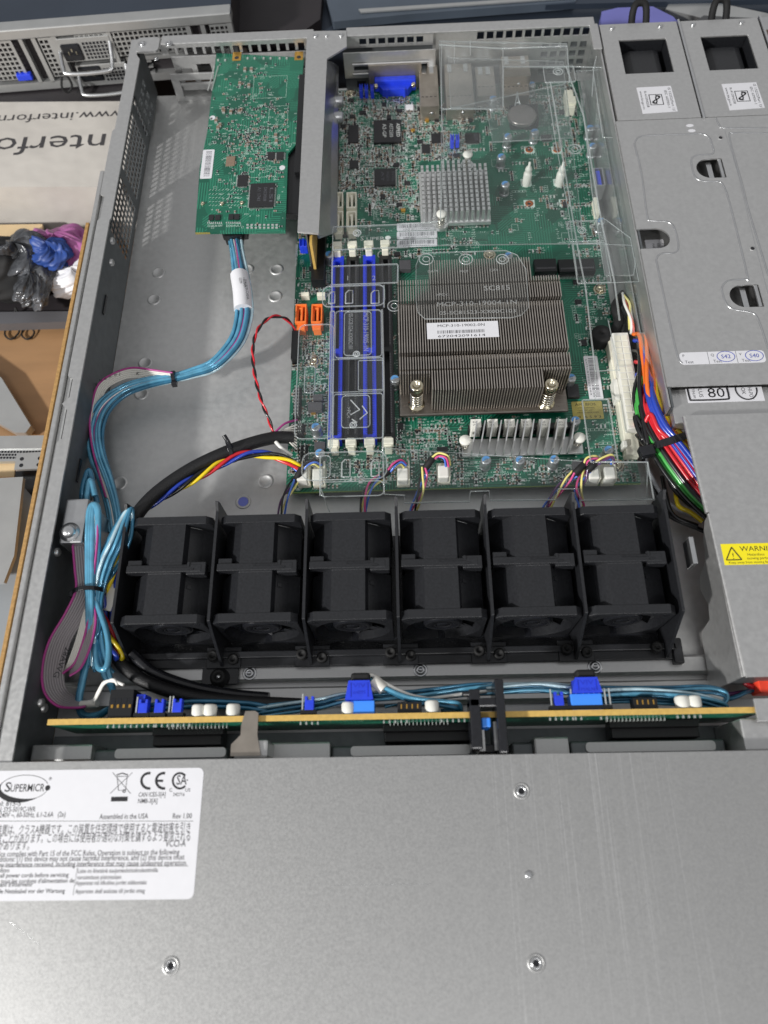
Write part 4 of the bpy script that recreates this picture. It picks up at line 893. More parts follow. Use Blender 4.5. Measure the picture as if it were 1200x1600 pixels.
# sloping flange on the right, dropping towards the board
A=[(a[0]+0.3,a[1]+1,42.8),(b[0]+0.1,b[1]+1,42.8),(b[0]+9.6,b[1]+14,22),(a[0]+9.2,a[1]+4,24),(a[0]+5,a[1]+8,30)]
top=[(a[0]-0.1,a[1],43.0),(b[0]-0.1,b[1],43.0),q(500,372,36),q(527,362,22),q(529,104,22),q(520,97,30)]
n=len(top); vs=list(top)+[(p[0]-1.0,p[1],p[2]-0.8) for p in top]; mb.add(vs,[tuple(range(n-1,-1,-1)),tuple(range(n,2*n))]+[(i,(i+1)%n,n+(i+1)%n,n+i) for i in range(n)]); part('side_flange',mb,'bright',rb)  # brighter metal than the top flange, standing in for reflected light
mb=MB(); mb.box(-56.5,-55.5,335,505,8.5,43); part('web_plate',mb,'steel_dark',rb)
for u,v,r in ((493,57,1.7),(533,56,1.7),(510,57,1.0)): x,y,_=q(u,v,44.2); screw(rb,x,y,44.2,r,ring=False)
mb=MB(); mb.box(-71,-57.5,360,475,28,33.5); mb.box(-66,-58,392,485,20,36.5); part('riser_socket',mb,'slot',rb,bevel=0.4)
mb=MB()
for v in (150,175): x,y,_=q(533,v,26); mb.cyl((y,26),3.6,x-5,x+1,18,axis='x') if 0 else mb.lathe((x-5,y,22),[(0.01,6),(3.2,6),(3.6,5.4),(3.6,0)],18,'x')
part('capacitor_on_riser',mb,'capside',rb); part('riser_socket',MB().box(-47,-40,395,470,10,22),'slot',rb,bevel=0.4)
# ------------------------------------------------------------------ fans
tray=thing('fan_tray','black plastic tray with upright dividers that holds the row of six fans','fan tray',(-5,85,0))
mb=MB(); mb.box(-150,135,79.5,87,0.2,7); mb.box(-150,135,84,87.5,7,9); part('front_rail',mb,'black',tray,bevel=0.5)
mb=MB(); mb.box(-150,135,87,152,0.2,2); part('tray_floor',mb,'black_dk',tray)
def divmesh():
    mb=MB(); mb.prism([(80,4),(80,9),(95,41),(152,41.5),(156.5,44.5),(157.5,40),(157.5,2),(86,2)],-0.7,0.7,lambda a,b,c:(c,a,b)); return mb
fx=[q(u,808,41)[0] for u in (207,344,484,624,764,903)]
fw=41.3
divx=[fx[0]-2.0]+[(fx[i]+fw+fx[i+1])/2 for i in range(5)]+[fx[5]+fw+2.2]
divx=[fx[0]-3.2]+[fx[i+1]-1.6 for i in range(5)]+[fx[5]+fw+2.4]
pieces('divider',divmesh(),'black',tray,[(x,0,0) for x in divx],bevel=0.25)
mb=MB(); mb.lathe((0,0,0),[(2.9,-2),(2.9,1.5),(2.3,1.8),(2.3,2.8),(2.9,3.2),(2.7,4.8),(1.4,5.0),(1.3,4.2),(0.01,4.2)],18)
L=[]
for x in divx[1:-1]: L+=[(x-4.6,85,7),(x+5.6,83.5,5)]
L+=[(divx[-1]-5,85,7)]
pieces('rubber_mount',mb,'rubber',tray,L)
pieces('mount_shelf',MB().box(-8.5,9.5,79,90,6.5,8),'black',tray,[(x,0,0) for x in divx[1:-1]],bevel=0.3)
x0,x1,y0,y1=rect(316,1022,373,1070,7); tb=part('fixing_tab',MB().box(x0,x1,y0,82,5.5,6.8),'black_dk',tray,bevel=0.5)
cx,cy=(x0+x1)/2,(y0+82)/2-2; mb=MB(); mb.lathe((cx,cy,6.8),[(5,0),(4.8,1.6),(3.6,2),(3.6,4.2),(2.8,4.8),(1.8,4.2),(1.7,3.2),(0.01,3.4)],24); part('rubber_grommet',mb,'rubber',tb)
mb=MB(); mb.lathe((cx,cy,10),[(1.2,0),(1.0,0.7),(0.01,0.9)],14); part('fixing_pin',mb,'bright',tb)
mb=MB(); mb.box(133,138,77,90,0.3,9); part('end_foot',mb,'black',tray,bevel=0.8)
part('end_clip',MB().box(139,141.5,119,133,30,39),'bright',ch,bevel=0.4)
def make_fan():
    t=thing('case_fan','case fan','fan',(0,0,0),'six black dual-rotor fans in a row across the case')
    H=20.5
    def flange(y0,y1,nm='flange'):
        mb=MB(); N=40; out=[];inn=[]
        for i in range(N):
            a=2*math.pi*i/N+math.pi/N; c,s_=math.cos(a),math.sin(a); k=H/max(abs(c),abs(s_)); 
            ox,oz=c*k,s_*k
            out.append((ox,oz)); inn.append((c*18.6,s_*18.6))
        V=[(a,y0,b+H) for a,b in out]+[(a,y0,b+H) for a,b in inn]+[(a,y1,b+H) for a,b in out]+[(a,y1,b+H) for a,b in inn]; F=[]; G=[]
        for i in range(N):
            j=(i+1)%N; F+=[(i,j,N+j,N+i),(2*N+j,2*N+i,3*N+i,3*N+j),(j,i,2*N+i,2*N+j)]; G+=[(N+i,N+j,3*N+j,3*N+i)]
        mb.add(V,F); mb.add(V,G,True); return part(nm,mb,'black',t,bevel=0.35)
    def hous(y0,y1):
        oc=[(8.2,20.3),(14.5,13.6),(20.2,8.2),(20.2,-8.2),(8.2,-20.3),(-8.2,-20.3),(-20.2,-8.2),(-20.2,8.2),(-14.0,14.0),(-8.2,20.3)]
        oc=[(7.5,20.3),(8.8,16),(14.8,11.5),(19.8,8.2),(19.8,-8.2),(8.2,-20.3),(-8.2,-20.3),(-19.8,-8.2),(-19.8,6),(-14.6,14.2),(-9.0,20.3)]
        mb=MB(); N=len(oc); ic=[(a*0.93,b*0.93) for a,b in oc]
        V=[(a,y,b+H) for y in (y0,y1) for a,b in oc]; F=[((i+1)%N,i,N+i,N+(i+1)%N) for i in range(N)]
        V2=[(a,y,b+H) for y in (y0,y1) for a,b in ic]; mb.add(V,F); mb.add(V2,[(i,(i+1)%N,N+(i+1)%N,N+i) for i in range(N)]); part('housing',mb,'black',t)
    flange(0,4.6); hous(4.6,26); flange(51.5,56); hous(30,51.5)
    mb=MB(); mb.box(-20,17.5,26,29.9,36,41.2); mb.box(-9,7.5,25,31.5,30,40.9); mb.box(10,19.5,24.6,31.2,35.5,41); mb.box(-20,-13,27.5,33,35,40); part('coupling_clip',mb,'black',t,bevel=0.4)
    mb=MB(); mb.box(-2,10.5,28.5,29.0,41.2,41.6); mb.box(10.5,11.5,28.5,31,41.0,41.6); mb.box(11.4,13.6,27,27.6,41,41.6); part('clip_tooth',mb,'black',t)
    # rotor
    mb=MB(); mb.lathe((0,3.2,H),[(0.01,-1.2),(3,-1.2),(3.4,-0.4),(4.2,-0.3),(4.6,-1.3),(9.0,-1.3),(9.8,-0.4),(9.8,16)],36,'y'); r_=part('hub',mb,'black_dk',t)
    mb=MB(); mb.lathe((0,2.4,H),[(9.2,0),(8.8,-0.6),(7.6,-0.6),(7.2,0)],36,'y'); mb.lathe((0,2.4,H),[(4.9,0),(4.6,-0.5),(3.9,-0.5),(3.6,0)],28,'y'); part('hub_ring',mb,'black',r_)
    bl=MB(); R=[9.6,13,17.9]
    V=[];
    for k,rr_ in enumerate(R):
        for s_ in (0,1,2): 
            a=math.radians(-26+26*s_+k*9); V.append((rr_*math.sin(a),3.0+s_*4.5,H+rr_*math.cos(a)))
    F=[(k*3+s_,k*3+s_+1,k*3+s_+4,k*3+s_+3) for k in range(2) for s_ in range(2)]
    for b_ in range(7):
        A=2*math.pi*b_/7+0.5; m=MB(); vv=[(x*math.cos(A)+(z-H)*math.sin(A),y,H-x*math.sin(A)+(z-H)*math.cos(A)) for x,y,z in V]
        m.add(vv,F,True); m.add([(x,y+0.7,z) for x,y,z in vv],[f[::-1] for f in F],True); part('blade',m,'black_dk',t)
    mb=MB()
    for a in (30,150,270): mb.bc((12*math.cos(math.radians(a)),12,H+12*math.sin(math.radians(a))),(1,1,1))
    for sx in (-1,1):
        mb.cyl((sx*16.6,H+16.6),1.7,-0.05,0.2,14,axis='y')
    part('screw_hole',mb,'black_dk',t)
    mb=MB()
    for a in (55,175,295):
        c_,s2=math.cos(math.radians(a)),math.sin(math.radians(a)); mb.prism([(9.5*c_-1.1*s2,H+9.5*s2+1.1*c_),(18.7*c_-1.1*s2,H+18.7*s2+1.1*c_),(18.7*c_+1.1*s2,H+18.7*s2-1.1*c_),(9.5*c_+1.1*s2,H+9.5*s2-1.1*c_)],19,21,lambda a_,b_,cc:(a_,cc,b_))
    part('strut',mb,'black',t)
    return t
fan=make_fan()
names=['leftmost of the six black case fans, beside the cyan cable loop','second case fan from the left, behind the black fixing tab','third case fan from the left, in front of the memory slots','fourth case fan from the left, in front of the left half of the processor heatsink','fifth case fan from the left, in front of the finned regulator heatsink','rightmost of the six black case fans, beside the steel cover']
for i in range(6):
    x=fx[i]+fw/2-0.2
    if i==0: fan.location=(x*S,94*S,0); fan['label']=names[0]
    else: dup(fan,(x,94,0),label=names[i])
# ------------------------------------------------------------------ backplane board
bp=thing('backplane_board','long narrow backplane board on edge, its yellow-brown edge towards the top','circuit board',(-5,49,6))
mb=MB(); mb.box(-167,157,48.2,50.6,6,38.0); part('board',mb,'pcb',bp)
mb=MB(); mb.box(-167.1,157.1,48.1,50.7,38.0,38.35); part('board_edge',mb,'gold',bp)
def bx(u,z=36,v=1100): return q(u,v,z)[0]
def conn(u0,u1,yl,z0,z1,m,name,parent=bp,b=0.3,y0=50.6): return part(name,MB().box(bx(u0,z1),bx(u1,z1),y0,yl,z0,z1),m,parent,bevel=b)
# black four-pin plug at left
o=conn(170,207,64,26,37,'slot','plug_housing'); mb=MB()
for k in range(4):
    x=bx(174+k*9.2,37); mb.box(x,x+1.0,55.5,57,37.02,37.3)
part('plug_contact',mb,'goldpad',o)
mb=MB()
for k in range(4):
    x=bx(173+k*9.2,37); mb.box(x,x+2.0,57,60,37.02,37.1)
part('plug_window',mb,'black_dk',o)
conn(212,226,62,26,35,'blue','blue_socket')
def jumper(u,w=14):
    x0=bx(u,36,1095);x1=bx(u+w,36,1095); mb=MB(); mb.box(x0,x1,53,57.5,34,37.6); mb.box(x0,x0+1.2,57.5,59.2,34,37.6); mb.box(x1-1.2,x1,57.5,59.2,34,37.6); o=part('jumper_cap',mb,'blue',bp,bevel=0.2); part('header_strip',MB().box(x0-2,x1+1,51.1,53,33,37.4),'slot',bp)
for u in (219,244,272,477,866): jumper(u)
mb=MB(); mb.box(-0.32,0.32,0,8,-0.32,0.32)
pieces('header_pin',mb,'solder',bp,[(bx(u,36,1095),52.5,36.2) for u in (215,266,271,473,861,893,901,912,921,929,937,946,953)])
part('header_strip',MB().box(bx(858),bx(956),51.1,53,33,37.2),'slot',bp,bevel=0.2)
mb=MB(); mb.lathe((0,0,0),[(3.0,0),(3.2,1),(3.2,4.6),(2.7,5.4),(0.01,5.6)],20,'y')
pieces('white_capacitor',mb,'white',bp,[(bx(u,36,1105),51.1,35.0) for u in (310,328,364,544,675,1068,1087)])
# blue cable plugs with raised lettering
def blueplug(u0,u1,v0,v1,txt):
    z=38.5; x0,x1,y0,y1=rect(u0,v0,u1,v1,z); o=part('cable_plug',MB().prism([(x0+1,y1),(x1-1,y1),(x1+.6,y0),(x0-.6,y0)],30,z),'blue',bp,bevel=0.9)
    mb=MB(); 
    for a,b in ((x0+1.8,x0+2.2),(x1-2.2,x1-1.8)): mb.box(a,b,y0+1,y1-1.2,z,z+.25)
    mb.text('VIV',(x0+3,y1-3.4,z+.1),3,fit=x1-x0-6); mb.text(txt,(x0+3,y1-6.2,z+.1),2.2,fit=x1-x0-6); part('raised_lettering',mb,'slotblue',o)
    conn(u0-3,u1+4,y0-0.2,28,37,'ltblue','blue_socket'); mb=MB(); cx=(x0+x1)/2; mb.box(cx-4,cx+5,y1-0.5,y1+4,30,37); part('pull_tab',mb,'rubber',o,bevel=1.2)
blueplug(541,581,1063,1093,'sn09S'); blueplug(896,938,1058,1082,'MALN')
# solder tails and black drive connectors on the near face
mb=MB()
for base in (170,215,245,270,470,600,690,860,900,940,1060):
    for k in range(random.randint(2,5)): x=bx(base+k*9,33,1135); mb.box(x-.35,x+.35,46.9,48.1,33,34.4)
for b0 in (265,610,950):
    for k in range(16): x=bx(b0+k*6,26,1145); mb.box(x-.2,x+.2,46.8,48.1,25,28)
part('solder_tail',mb,'solder',bp,kind='stuff')
for u0,u1 in ((245,350),(600,735),(950,1085)): conn(u0,u1,48.0,9,20,'slot','drive_connector',y0=40,b=0.5); conn(u0-2,u1+2,48.0,20,23.5,'slot','connector_rim',y0=44.5,b=0.3)
mb=MB()
for _ in range(260):
    x=random.uniform(-160,150); z=random.uniform(8,36); w_=random.uniform(.3,1.4); h_=random.uniform(.2,.5); mb.add([(x,48.15,z),(x+w_,48.15,z),(x+w_,48.15,z+h_),(x,48.15,z+h_)],[(0,1,2,3)])
part('silkscreen_mark',mb,'silk',bp,kind='stuff')
for u in (573,990,621): 
    o=conn(u,u+38,56,30,36,'slot','black_socket') if u!=573 else None
    if o:
        mb=MB()
        for k in range(4): x=bx(u+6+k*8.5,36); mb.box(x-.3,x+.3,53,55,36.02,36.2)
        part('socket_pin',mb,'goldpad',o)
# ------------------------------------------------------------------ clear air shroud
sh=thing('air_shroud','clear moulded plastic air shroud with raised lettering over the main board','air shroud',(30,345,8))
def panel(poly,z,t=1.1,rim=0.32,m='clear',parent=None,name='clear_panel',zf=None):
    parent=parent or sh; mb=MB(); n=len(poly); zf=zf or (lambda x,y:z)
    A=sum(poly[i][0]*poly[(i+1)%n][1]-poly[(i+1)%n][0]*poly[i][1] for i in range(n)); poly=poly[::-1] if A<0 else poly
    vs=[(x,y,zf(x,y)-t) for x,y in poly]+[(x,y,zf(x,y)) for x,y in poly]
    mb.add(vs,[tuple(range(n-1,-1,-1)),tuple(range(n,2*n))]); mb.cur=1; mb.add(vs,[(i,(i+1)%n,n+(i+1)%n,n+i) for i in range(n)])
    o=part(name,mb,[m,'cleared'],parent)
    if rim:
        mb=MB(); mb.tube([(x,y,zf(x,y)) for x,y in poly+poly[:1]],rim,6,1); part('panel_rim',mb,'cleared',o)
    return o
def prect(u0,v0,u1,v1,z,r=1.5,**k):
    x0,x1,y0,y1=rect(u0,v0,u1,v1,z); return panel(rr(x0,x1,y0,y1,min(r,(x1-x0)/2.1,(y1-y0)/2.1)),z,**k)
def qpoly(pts,z): return [q(u,v,z)[:2] for u,v in pts]
def line(pts,r=0.35,m='cleared',name='moulded_edge',sub=1):
    mb=MB(); mb.tube([q(*p) for p in pts],r,6,sub); part(name,mb,m,sh)
def letters(tx,u,v,z,size,ang=0,fit=None,m='clearlet'):
    x,y,_=q(u,v,z); mb=MB(); mb.text(tx,(x,y,z+0.06),size,ang,fit=fit); part('raised_lettering',mb,m,sh)
# over the memory slots
prect(519,414,622,443,34,r=1); prect(504,446,601,478,34,r=4); prect(524,485,596,558,33,r=2); prect(538,487,580,555,33.8,r=2,t=.5); prect(517,560,599,612,32); prect(560,563,598,609,33,r=.5,t=.5)
prect(464,507,520,685,24,r=4); prect(476,572,492,614,26,r=2,t=.6); prect(521,615,598,685,34); prect(534,618,578,668,34.8,r=2,t=.5); prect(514,486,521,700,35,r=1)
prect(472,706,604,749,35,r=5); prect(500,712,516,746,36,r=2,t=.5); prect(500,752,600,775,30,r=3); prect(520,352,640,388,33,r=1,rim=0.28)
for u0,v0,u1,v1 in ((540,454,551,474),(580,454,592,474),(534,718,547,745),(580,718,592,744),(514,456,523,474)): 
    x0,x1,y0,y1=rect(u0,v0,u1,v1,35.2); mb=MB(); mb.tube([(x0,y0,35.2),(x1,y0,35.2),(x1,y1,35.2),(x0+1.6,y1,35.2),(x0,y1-2,35.2),(x0,y0,35.2)],0.42,6,1); part('latch_window_rim',mb,'clearlet',sh)
line([(520,385,34),(519,414,34),(518,560,34),(517,620,34),(516,705,34)],0.5); line([(597,484,34),(599,560,34),(600,610,34),(598,700,34)],0.5); line([(600,446,34),(600,480,34)],0.5); line([(622,415,34),(621,441,34)],0.5)
letters('1',540,438,34,5.0); letters('2',581,438,34,5.0)
letters('MCP-310-19005-1N',568,488,34,4.2,-90,fit=27); letters('05-SC81524-XX00C101',545,490,34,3.6,-90,fit=25)
letters('>PC<',542,636,35,3,-90)
for a,b in (((548,625),(562,640)),((566,634),(574,645)),((550,655),(558,660)),((562,640),(548,648)),((574,645),(562,655))): line([(a[0],a[1],35),(b[0],b[1],35)],0.35,'clearlet')
def ring(u,v,z,r):
    x,y,_=q(u,v,z); mb=MB(); mb.tube([(x+r*math.cos(k*.35),y+r*math.sin(k*.35),z) for k in range(19)],0.35,6,1); mb.tube([(x+r*.5*math.cos(k*.63),y+r*.5*math.sin(k*.63),z) for k in range(11)],0.3,6,1); part('moulded_ring',mb,'clearlet',sh)
for u,v,z,r in ((558,364,33,2.4),(557,553,34,1.8),(552,664,35,1.8),(872,112,38,3.2),(909,360,34,2.4),(898,233,30,4.2),(666,405,36,4.2),(728,405,36,4.0),(785,405,36,3.6),(616,478,22,4)): ring(u,v,z,r)
# wide sheet over the processor heatsink, with rounded front
panel(qpoly([(655,400),(662,395),(790,391),(808,398),(822,420),(826,480),(815,492),(800,496),(664,498),(653,488),(650,470),(650,415)],37),37,t=.9,rim=.18)
letters('MCP-310-19004-1N',682,479,37.2,4.4,fit=46); letters('05-SC81523-XX00C103',686,492,37.2,3.6,fit=44); letters('SC815',756,454,37.2,5,fit=15); letters('>PC<',681,463,37.2,3)
for t_,u,v in (('MCP',718,426),('DATE',668,426),('CAV',765,424)): letters(t_,u,v,37.2,2.6)
# large panel from the rear wall over the jacks
panel(qpoly([(686,64),(886,68),(888,104),(787,104),(786,170),(690,170)],40),40,t=.9,m='clearhaze')
panel(qpoly([(690,172),(884,130),(912,380),(640,384),(645,350),(688,345)],36),36,t=.8,rim=.22)
panel(qpoly([(700,90),(880,96),(893,215),(770,222),(760,170),(704,168)],30),30,t=.8,rim=.25,m='clearhaze')
prect(850,104,898,128,39,r=1); panel(qpoly([(900,110),(958,108),(975,180),(985,225),(1000,350),(990,430),(945,430),(925,300),(912,180)],34),34,t=.8,m='clearhaze')
line([(690,68,40),(690,170,40),(694,240,37),(688,340,36)],.3); line([(686,70,40),(785,76,40),(886,72,40)],.6); line([(735,62,40),(735,86,40)],.35); line([(786,75,40),(786,166,40)],.35); line([(710,66,40),(710,100,40)],.3); line([(886,72,40),(890,128,40)],.5)
line([(860,128,38),(872,200,36),(893,330,35),(905,400,34),(915,450,34),(930,580,32)],.55); line([(854,128,38),(868,220,36),(890,340,35),(902,430,34)],.3); line([(885,105,40),(912,182,36),(925,262,36),(935,320,36),(943,360,36),(960,440,35),(968,500,34)],.6); line([(932,88,40),(928,105,38),(925,150,37)],.4)
line([(926,106,36),(934,160,36),(942,215,36),(957,215,36)],.3); line([(886,104,38),(958,106,38)],.5)
letters('MCP-310-19007-0N',911,196,35,4.2,80,fit=30); letters('05-SC81523-XX00C102',935,200,35,3.2,80,fit=28)
prect(888,345,942,377,33,r=1); prect(898,380,950,442,33,r=.8,rim=.4); line([(898,380,33),(1002,384,33),(1000,440,33),(950,442,33)],.35); line([(942,340,34),(985,372,34),(998,440,34)],.35); line([(950,500,30),(968,580,30)],.3); line([(930,580,30),(969,578,30)],.35)
line([(930,580,30),(930,624,24),(960,622,24),(958,640,24)],.3); prect(916,624,958,722,24,r=1,rim=.5)
# front edge of the shroud, with its notches, above the fans
line([(598,700,34),(600,772,20),(632,774,20),(632,786,18),(733,784,18),(735,768,18),(764,767,18),(766,782,18),(868,781,18),(872,764,18),(903,764,18),(907,782,18),(1020,780,18)],.5)
panel(qpoly([(600,700),(930,722),(1012,722),(1020,780),(907,782),(903,764),(872,764),(868,781),(766,782),(764,767),(735,768),(733,784),(632,786),(632,774),(600,772)],18),18,t=.8,rim=.25)
mb=MB(); a=q(1012,722,34); b=q(1022,782,34); mb.box(a[0]-.5,a[0]+.6,b[1],a[1],8,34); mb.box(a[0]-26,a[0]-.6,a[1]-.6,a[1]+.4,18,34); mb.box(a[0]-22,a[0]-.6,b[1]-.4,b[1]+.5,10,26); part('clear_wall',mb,'clear',sh); line([(940,722,34),(1012,722,34),(1022,782,34)],.5)
line([(500,760,30),(515,800,10)],.4); line([(1012,722,34),(1010,790,8)],.4); line([(500,712,34),(500,775,28)],.35)
mb=MB(); mb.box(136.6,137.6,225,500,6,39); part('clear_wall',mb,'clear',sh)
# ------------------------------------------------------------------ cables
def wire(parent,pts,r,m,name='wire',n=8,sub=6): 
    mb=MB(); mb.tube(pts,r,n,sub); return part(name,mb,m,parent)
def bundle(parent,ctrl,mats,spread,r,twist=0.0,flat=1.0,name='wire',phase=0,sub=6,jit=0.0):
    """several wires laid round one path; ctrl = (u,v,z[,scale])"""
    C=[Vector(q(*c[:3])) for c in ctrl]; sc=[c[3] if len(c)>3 else 1 for c in ctrl]; n=len(C); N=len(mats)
    for k,m in enumerate(mats):
        if N>6 and k>=N//3: a0,rr_=2*math.pi*(k-N//3)/(N-N//3),1.0
        elif N>6: a0,rr_=2*math.pi*k/(N//3),0.42
        else: a0,rr_=2*math.pi*k/N,1.0 if N>1 else 0
        pts=[]
        for i,c in enumerate(C):
            t=(C[min(i+1,n-1)]-C[max(i-1,0)]).normalized(); s_=t.cross(Vector((0,0,1))).normalized(); u_=s_.cross(t); a=a0+phase+twist*i
            pts.append(c+s_*(math.cos(a)*spread*rr_*sc[i]+random.uniform(-jit,jit))+u_*(math.sin(a)*spread*flat*rr_*sc[i]))
        wire(parent,pts,r,m,name,8,sub)
def twistpair(parent,ctrl,mats,r,pitch,rad=None,sub=8):
    P=spline([q(*c) for c in ctrl],sub*3); rad=rad or r*0.95; L=0; out=[[] for _ in mats]
    for i,p in enumerate(P):
        if i: L+=(P[i]-P[i-1]).length
        t=(P[min(i+1,len(P)-1)]-P[max(i-1,0)]).normalized(); s_=t.cross(Vector((0,0,1))).normalized(); u_=s_.cross(t)
        for k in range(len(mats)): a=2*math.pi*(L/pitch+k/len(mats)); out[k].append(p+s_*math.cos(a)*rad+u_*math.sin(a)*rad)
    for k,m in enumerate(mats): wire(parent,out[k],r,m,'wire',8,1)
def tie(name_parent,u,v,z,r,ang,parent):
    """narrow black strap round a bundle; ang = direction of the bundle in degrees"""
    x,y,_=q(u,v,z); d=Vector((math.cos(math.radians(ang)),math.sin(math.radians(ang)),0)); s_=Vector((-d.y,d.x,0)); up_=Vector((0,0,1)); mb=MB(); N=20; V=[]
    for w_ in (-1.1,1.1):
        for rr_ in (r,r+0.7):
            for k in range(N): a=2*math.pi*k/N; V.append(Vector((x,y,z))+d*w_+s_*math.cos(a)*rr_+up_*math.sin(a)*rr_)
    F=[]
    for k in range(N):
        j=(k+1)%N; F+=[(N+k,N+j,3*N+j,3*N+k),(k,j,N+j,N+k),(3*N+k,3*N+j,2*N+j,2*N+k)]
    mb.add(V,F); c=Vector((x,y,z))+s_*(r+1.2); mb.bc(c,(3,2.6,3),ang); part('cable_tie',mb,'black_dk',parent,bevel=0.2)
M['cyan3']=mat('pale_cyan_jacket','b5d0da',0.18,0.3,0.25,160,coat=0.6)
cy=['cyan','cyan3','cyan2','cyan','cyan','cyan2','cyan3','cyan','cyan','cyan']
c1=thing('cyan_data_cable','bundle of shiny cyan wires leaving the controller card and curving round to the left wall','cable',q(275,590,0))
path=[(367,366,28,.85),(371,395,28,.8),(376,430,28,.9),(381,470,29,1),(380,500,28,1),(368,535,25,.95),(335,570,22,.8),(300,583,20,.6),(272,590,19,.5),(235,597,18,.65),(195,610,17,.8),(163,635,16,1),(148,670,15,1),(151,710,14,.9),(165,750,12,.8),(176,790,10,.7),(182,830,8,.7)]
bundle(c1,path,cy,4.6,1.1,twist=0.12,flat=0.45,jit=0.25)
for k in range(3): bundle(c1,[(p[0]-3+k*3,p[1],p[2]+1.5) for p in path],[('wwhite','magenta','cyan')[k]],0,0.5 if k<2 else 1.0)
# paper sleeve round it
C=[Vector(q(*c)) for c in ((374,430,29),(378,455,30),(380,484,29.5))]; mb=MB(); mb.tube(C,5.6,14,4,flat=1.0); ps=part('paper_sleeve',mb,'paper',c1)
mb=MB(); x,y,_=q(384,437,36); mb.text('MADE IN CHINA',(x-1,y,35.9),2.2,-80,fit=15); x,y,_=q(373,434,36); mb.text('0279',(x,y,35.9),2.2,-80); mb.text('CBL-SAST',(x+2.4,y,35.9),1.8,-80); part('printed_text',mb,'ink',ps)
tie('x',272,590,19,3.4,188,c1)
# flat grey ribbon with printing beside it
def ribbon(parent,ctrl,n,pitch,r,m,edge=None,widths=None,sub=6):
    """ctrl = (u,v,z,ang,tilt) : ribbon across-direction given as angle in the plane and lift"""
    for k in range(n):
        pts=[]
        for c in ctrl:
            p=Vector(q(*c[:3])); a=math.radians(c[3]); l=math.radians(c[4]); d=Vector((math.cos(a)*math.cos(l),math.sin(a)*math.cos(l),math.sin(l))); pts.append(p+d*((k-(n-1)/2)*pitch))
        wire(parent,pts,r,edge if (edge and k==n-1) else m,'conductor',6,sub)
rc=thing('printed_ribbon_cable','pale ribbon cable with a magenta edge following the cyan bundle','cable',q(180,600,0))
ribbon(rc,[(272,588,20,90,80),(240,585,19,80,60),(205,582,18,70,45),(176,592,17,80,40),(158,607,17,130,60),(149,635,16,165,70),(145,662,16,180,75),(148,700,15,180,80),(158,740,13,190,80),(170,780,11,190,80)],6,1.15,0.62,'ribbonw','magenta')
mb=MB(); x,y,_=q(150,608,20)
for k,(c_,u,v,a) in enumerate((('A',139,614,55),('m',143,607,50),('p',149,602,35),('h',156,597,25),('e',163,594,18),('n',170,591,12),('o',178,588,8),('l',186,587,5),('K',212,586,-3))): x,y,_=q(u,v,20.5); mb.text(c_,(x,y,20.5),3.2,a)
part('printed_text',mb,'ink',rc)
# cyan loops left of the fans
c2=thing('cyan_cable_loops','tall loops of shiny cyan cable tied together left of the fans','cable',q(150,920,0))
for k in range(9):
    dz=(k%3)*2.3; e=k*1.9
    bundle(c2,[(148-k*2.2,1050-k*5,14+dz),(147+k*.8,990,20+dz),(145+e,930,23+dz),(151+e*1.5,885,29+dz),(167+e*1.5,848,34+dz),(184+e*1.1,816-e*.5,37+dz),(196+e*.6,800-e*.4,38+dz),(206+e*.1,806-e*.2,36+dz),(204,832+e*.6,32+dz),(190-e*.3,868+e,26+dz),(166,912,20+dz)],[('cyan2','cyan','cyan3','cyan')[k%4]],0,0.95,sub=7)
for k in range(3):
    bundle(c2,[(138+k*4,1040,18),(138+k*3,980,25),(137+k*3.4,900,32),(137+k*3.6,840,38),(139+k*3.4,800-k*2,42),(146+k*1.6,788,43),(152+k,800,42),(153,850,36),(150+k,920,28),(147+k*2,990,22),(160+k*4,1040,16),(170+k*3,1052,14)],['cyan'],0,1.5)
bundle(c2,[(128,786,26),(130,760,30),(139,735,32),(146,760,30),(152,786,26)],['cyan2'],0,1.6); bundle(c2,[(134,800,28),(136,775,32),(141,750,34),(148,775,32)],['cyan'],0,1.6)
for k in range(2):
    bundle(c2,[(140+k*6,940,26),(138+k*5,1000,22),(128+k*3,1060,18),(122+k*3,1095,16),(128+k*2,1118-k*3,16),(150,1122-k*5,18),(170,1108,22)],['cyan2','cyan'][k:k+1],0,1.5); bundle(c2,[(146+k*6,940,26),(150+k*9,1000,22),(162+k*8,1052,18),(172+k*3,1070,16),(178,1085,20)],['cyan'],0,1.5)
bundle(c2,[(150,940,27),(166,985,26),(170,1020,26),(165,1044,26),(152,1040,24),(148,1000,22)],['cyan'],0,1.6); 
g1=thing('grey_ribbon_cable','folded grey ribbon cable with magenta edge hanging beside the left wall','cable',q(100,1000,0))
ribbon(g1,[(128,782,36,178,10),(128,830,34,178,14),(133,890,30,178,18),(134,925,28,180,40),(118,960,26,185,30),(94,1000,24,190,22),(83,1040,22,200,25),(84,1072,20,225,30),(98,1092,18,260,40),(125,1100,18,270,60),(140,1101,18,270,70)],9,1.25,0.68,'ribbon','magenta')
ribbon(g1,[(146,800,42,10,15),(148,850,36,10,40),(143,920,28,0,60),(135,960,26,-5,35),(125,1000,24,-5,25),(112,1035,22,-10,30),(100,1050,18,-60,60)],5,1.25,0.66,'ribbonw','magenta')
ribbon(g1,[(140,935,26,0,40),(143,970,26,0,25),(134,1010,25,-10,20),(122,1040,24,-30,30),(110,1052,23,-60,50)],6,1.2,0.66,'ribbon','magenta')
mb=MB(); x,y,_=q(99,1010,30); mb.text('28AWG',(x+1,y,29.6),4.2,-105,fit=15); part('printed_text',mb,'ink',g1)
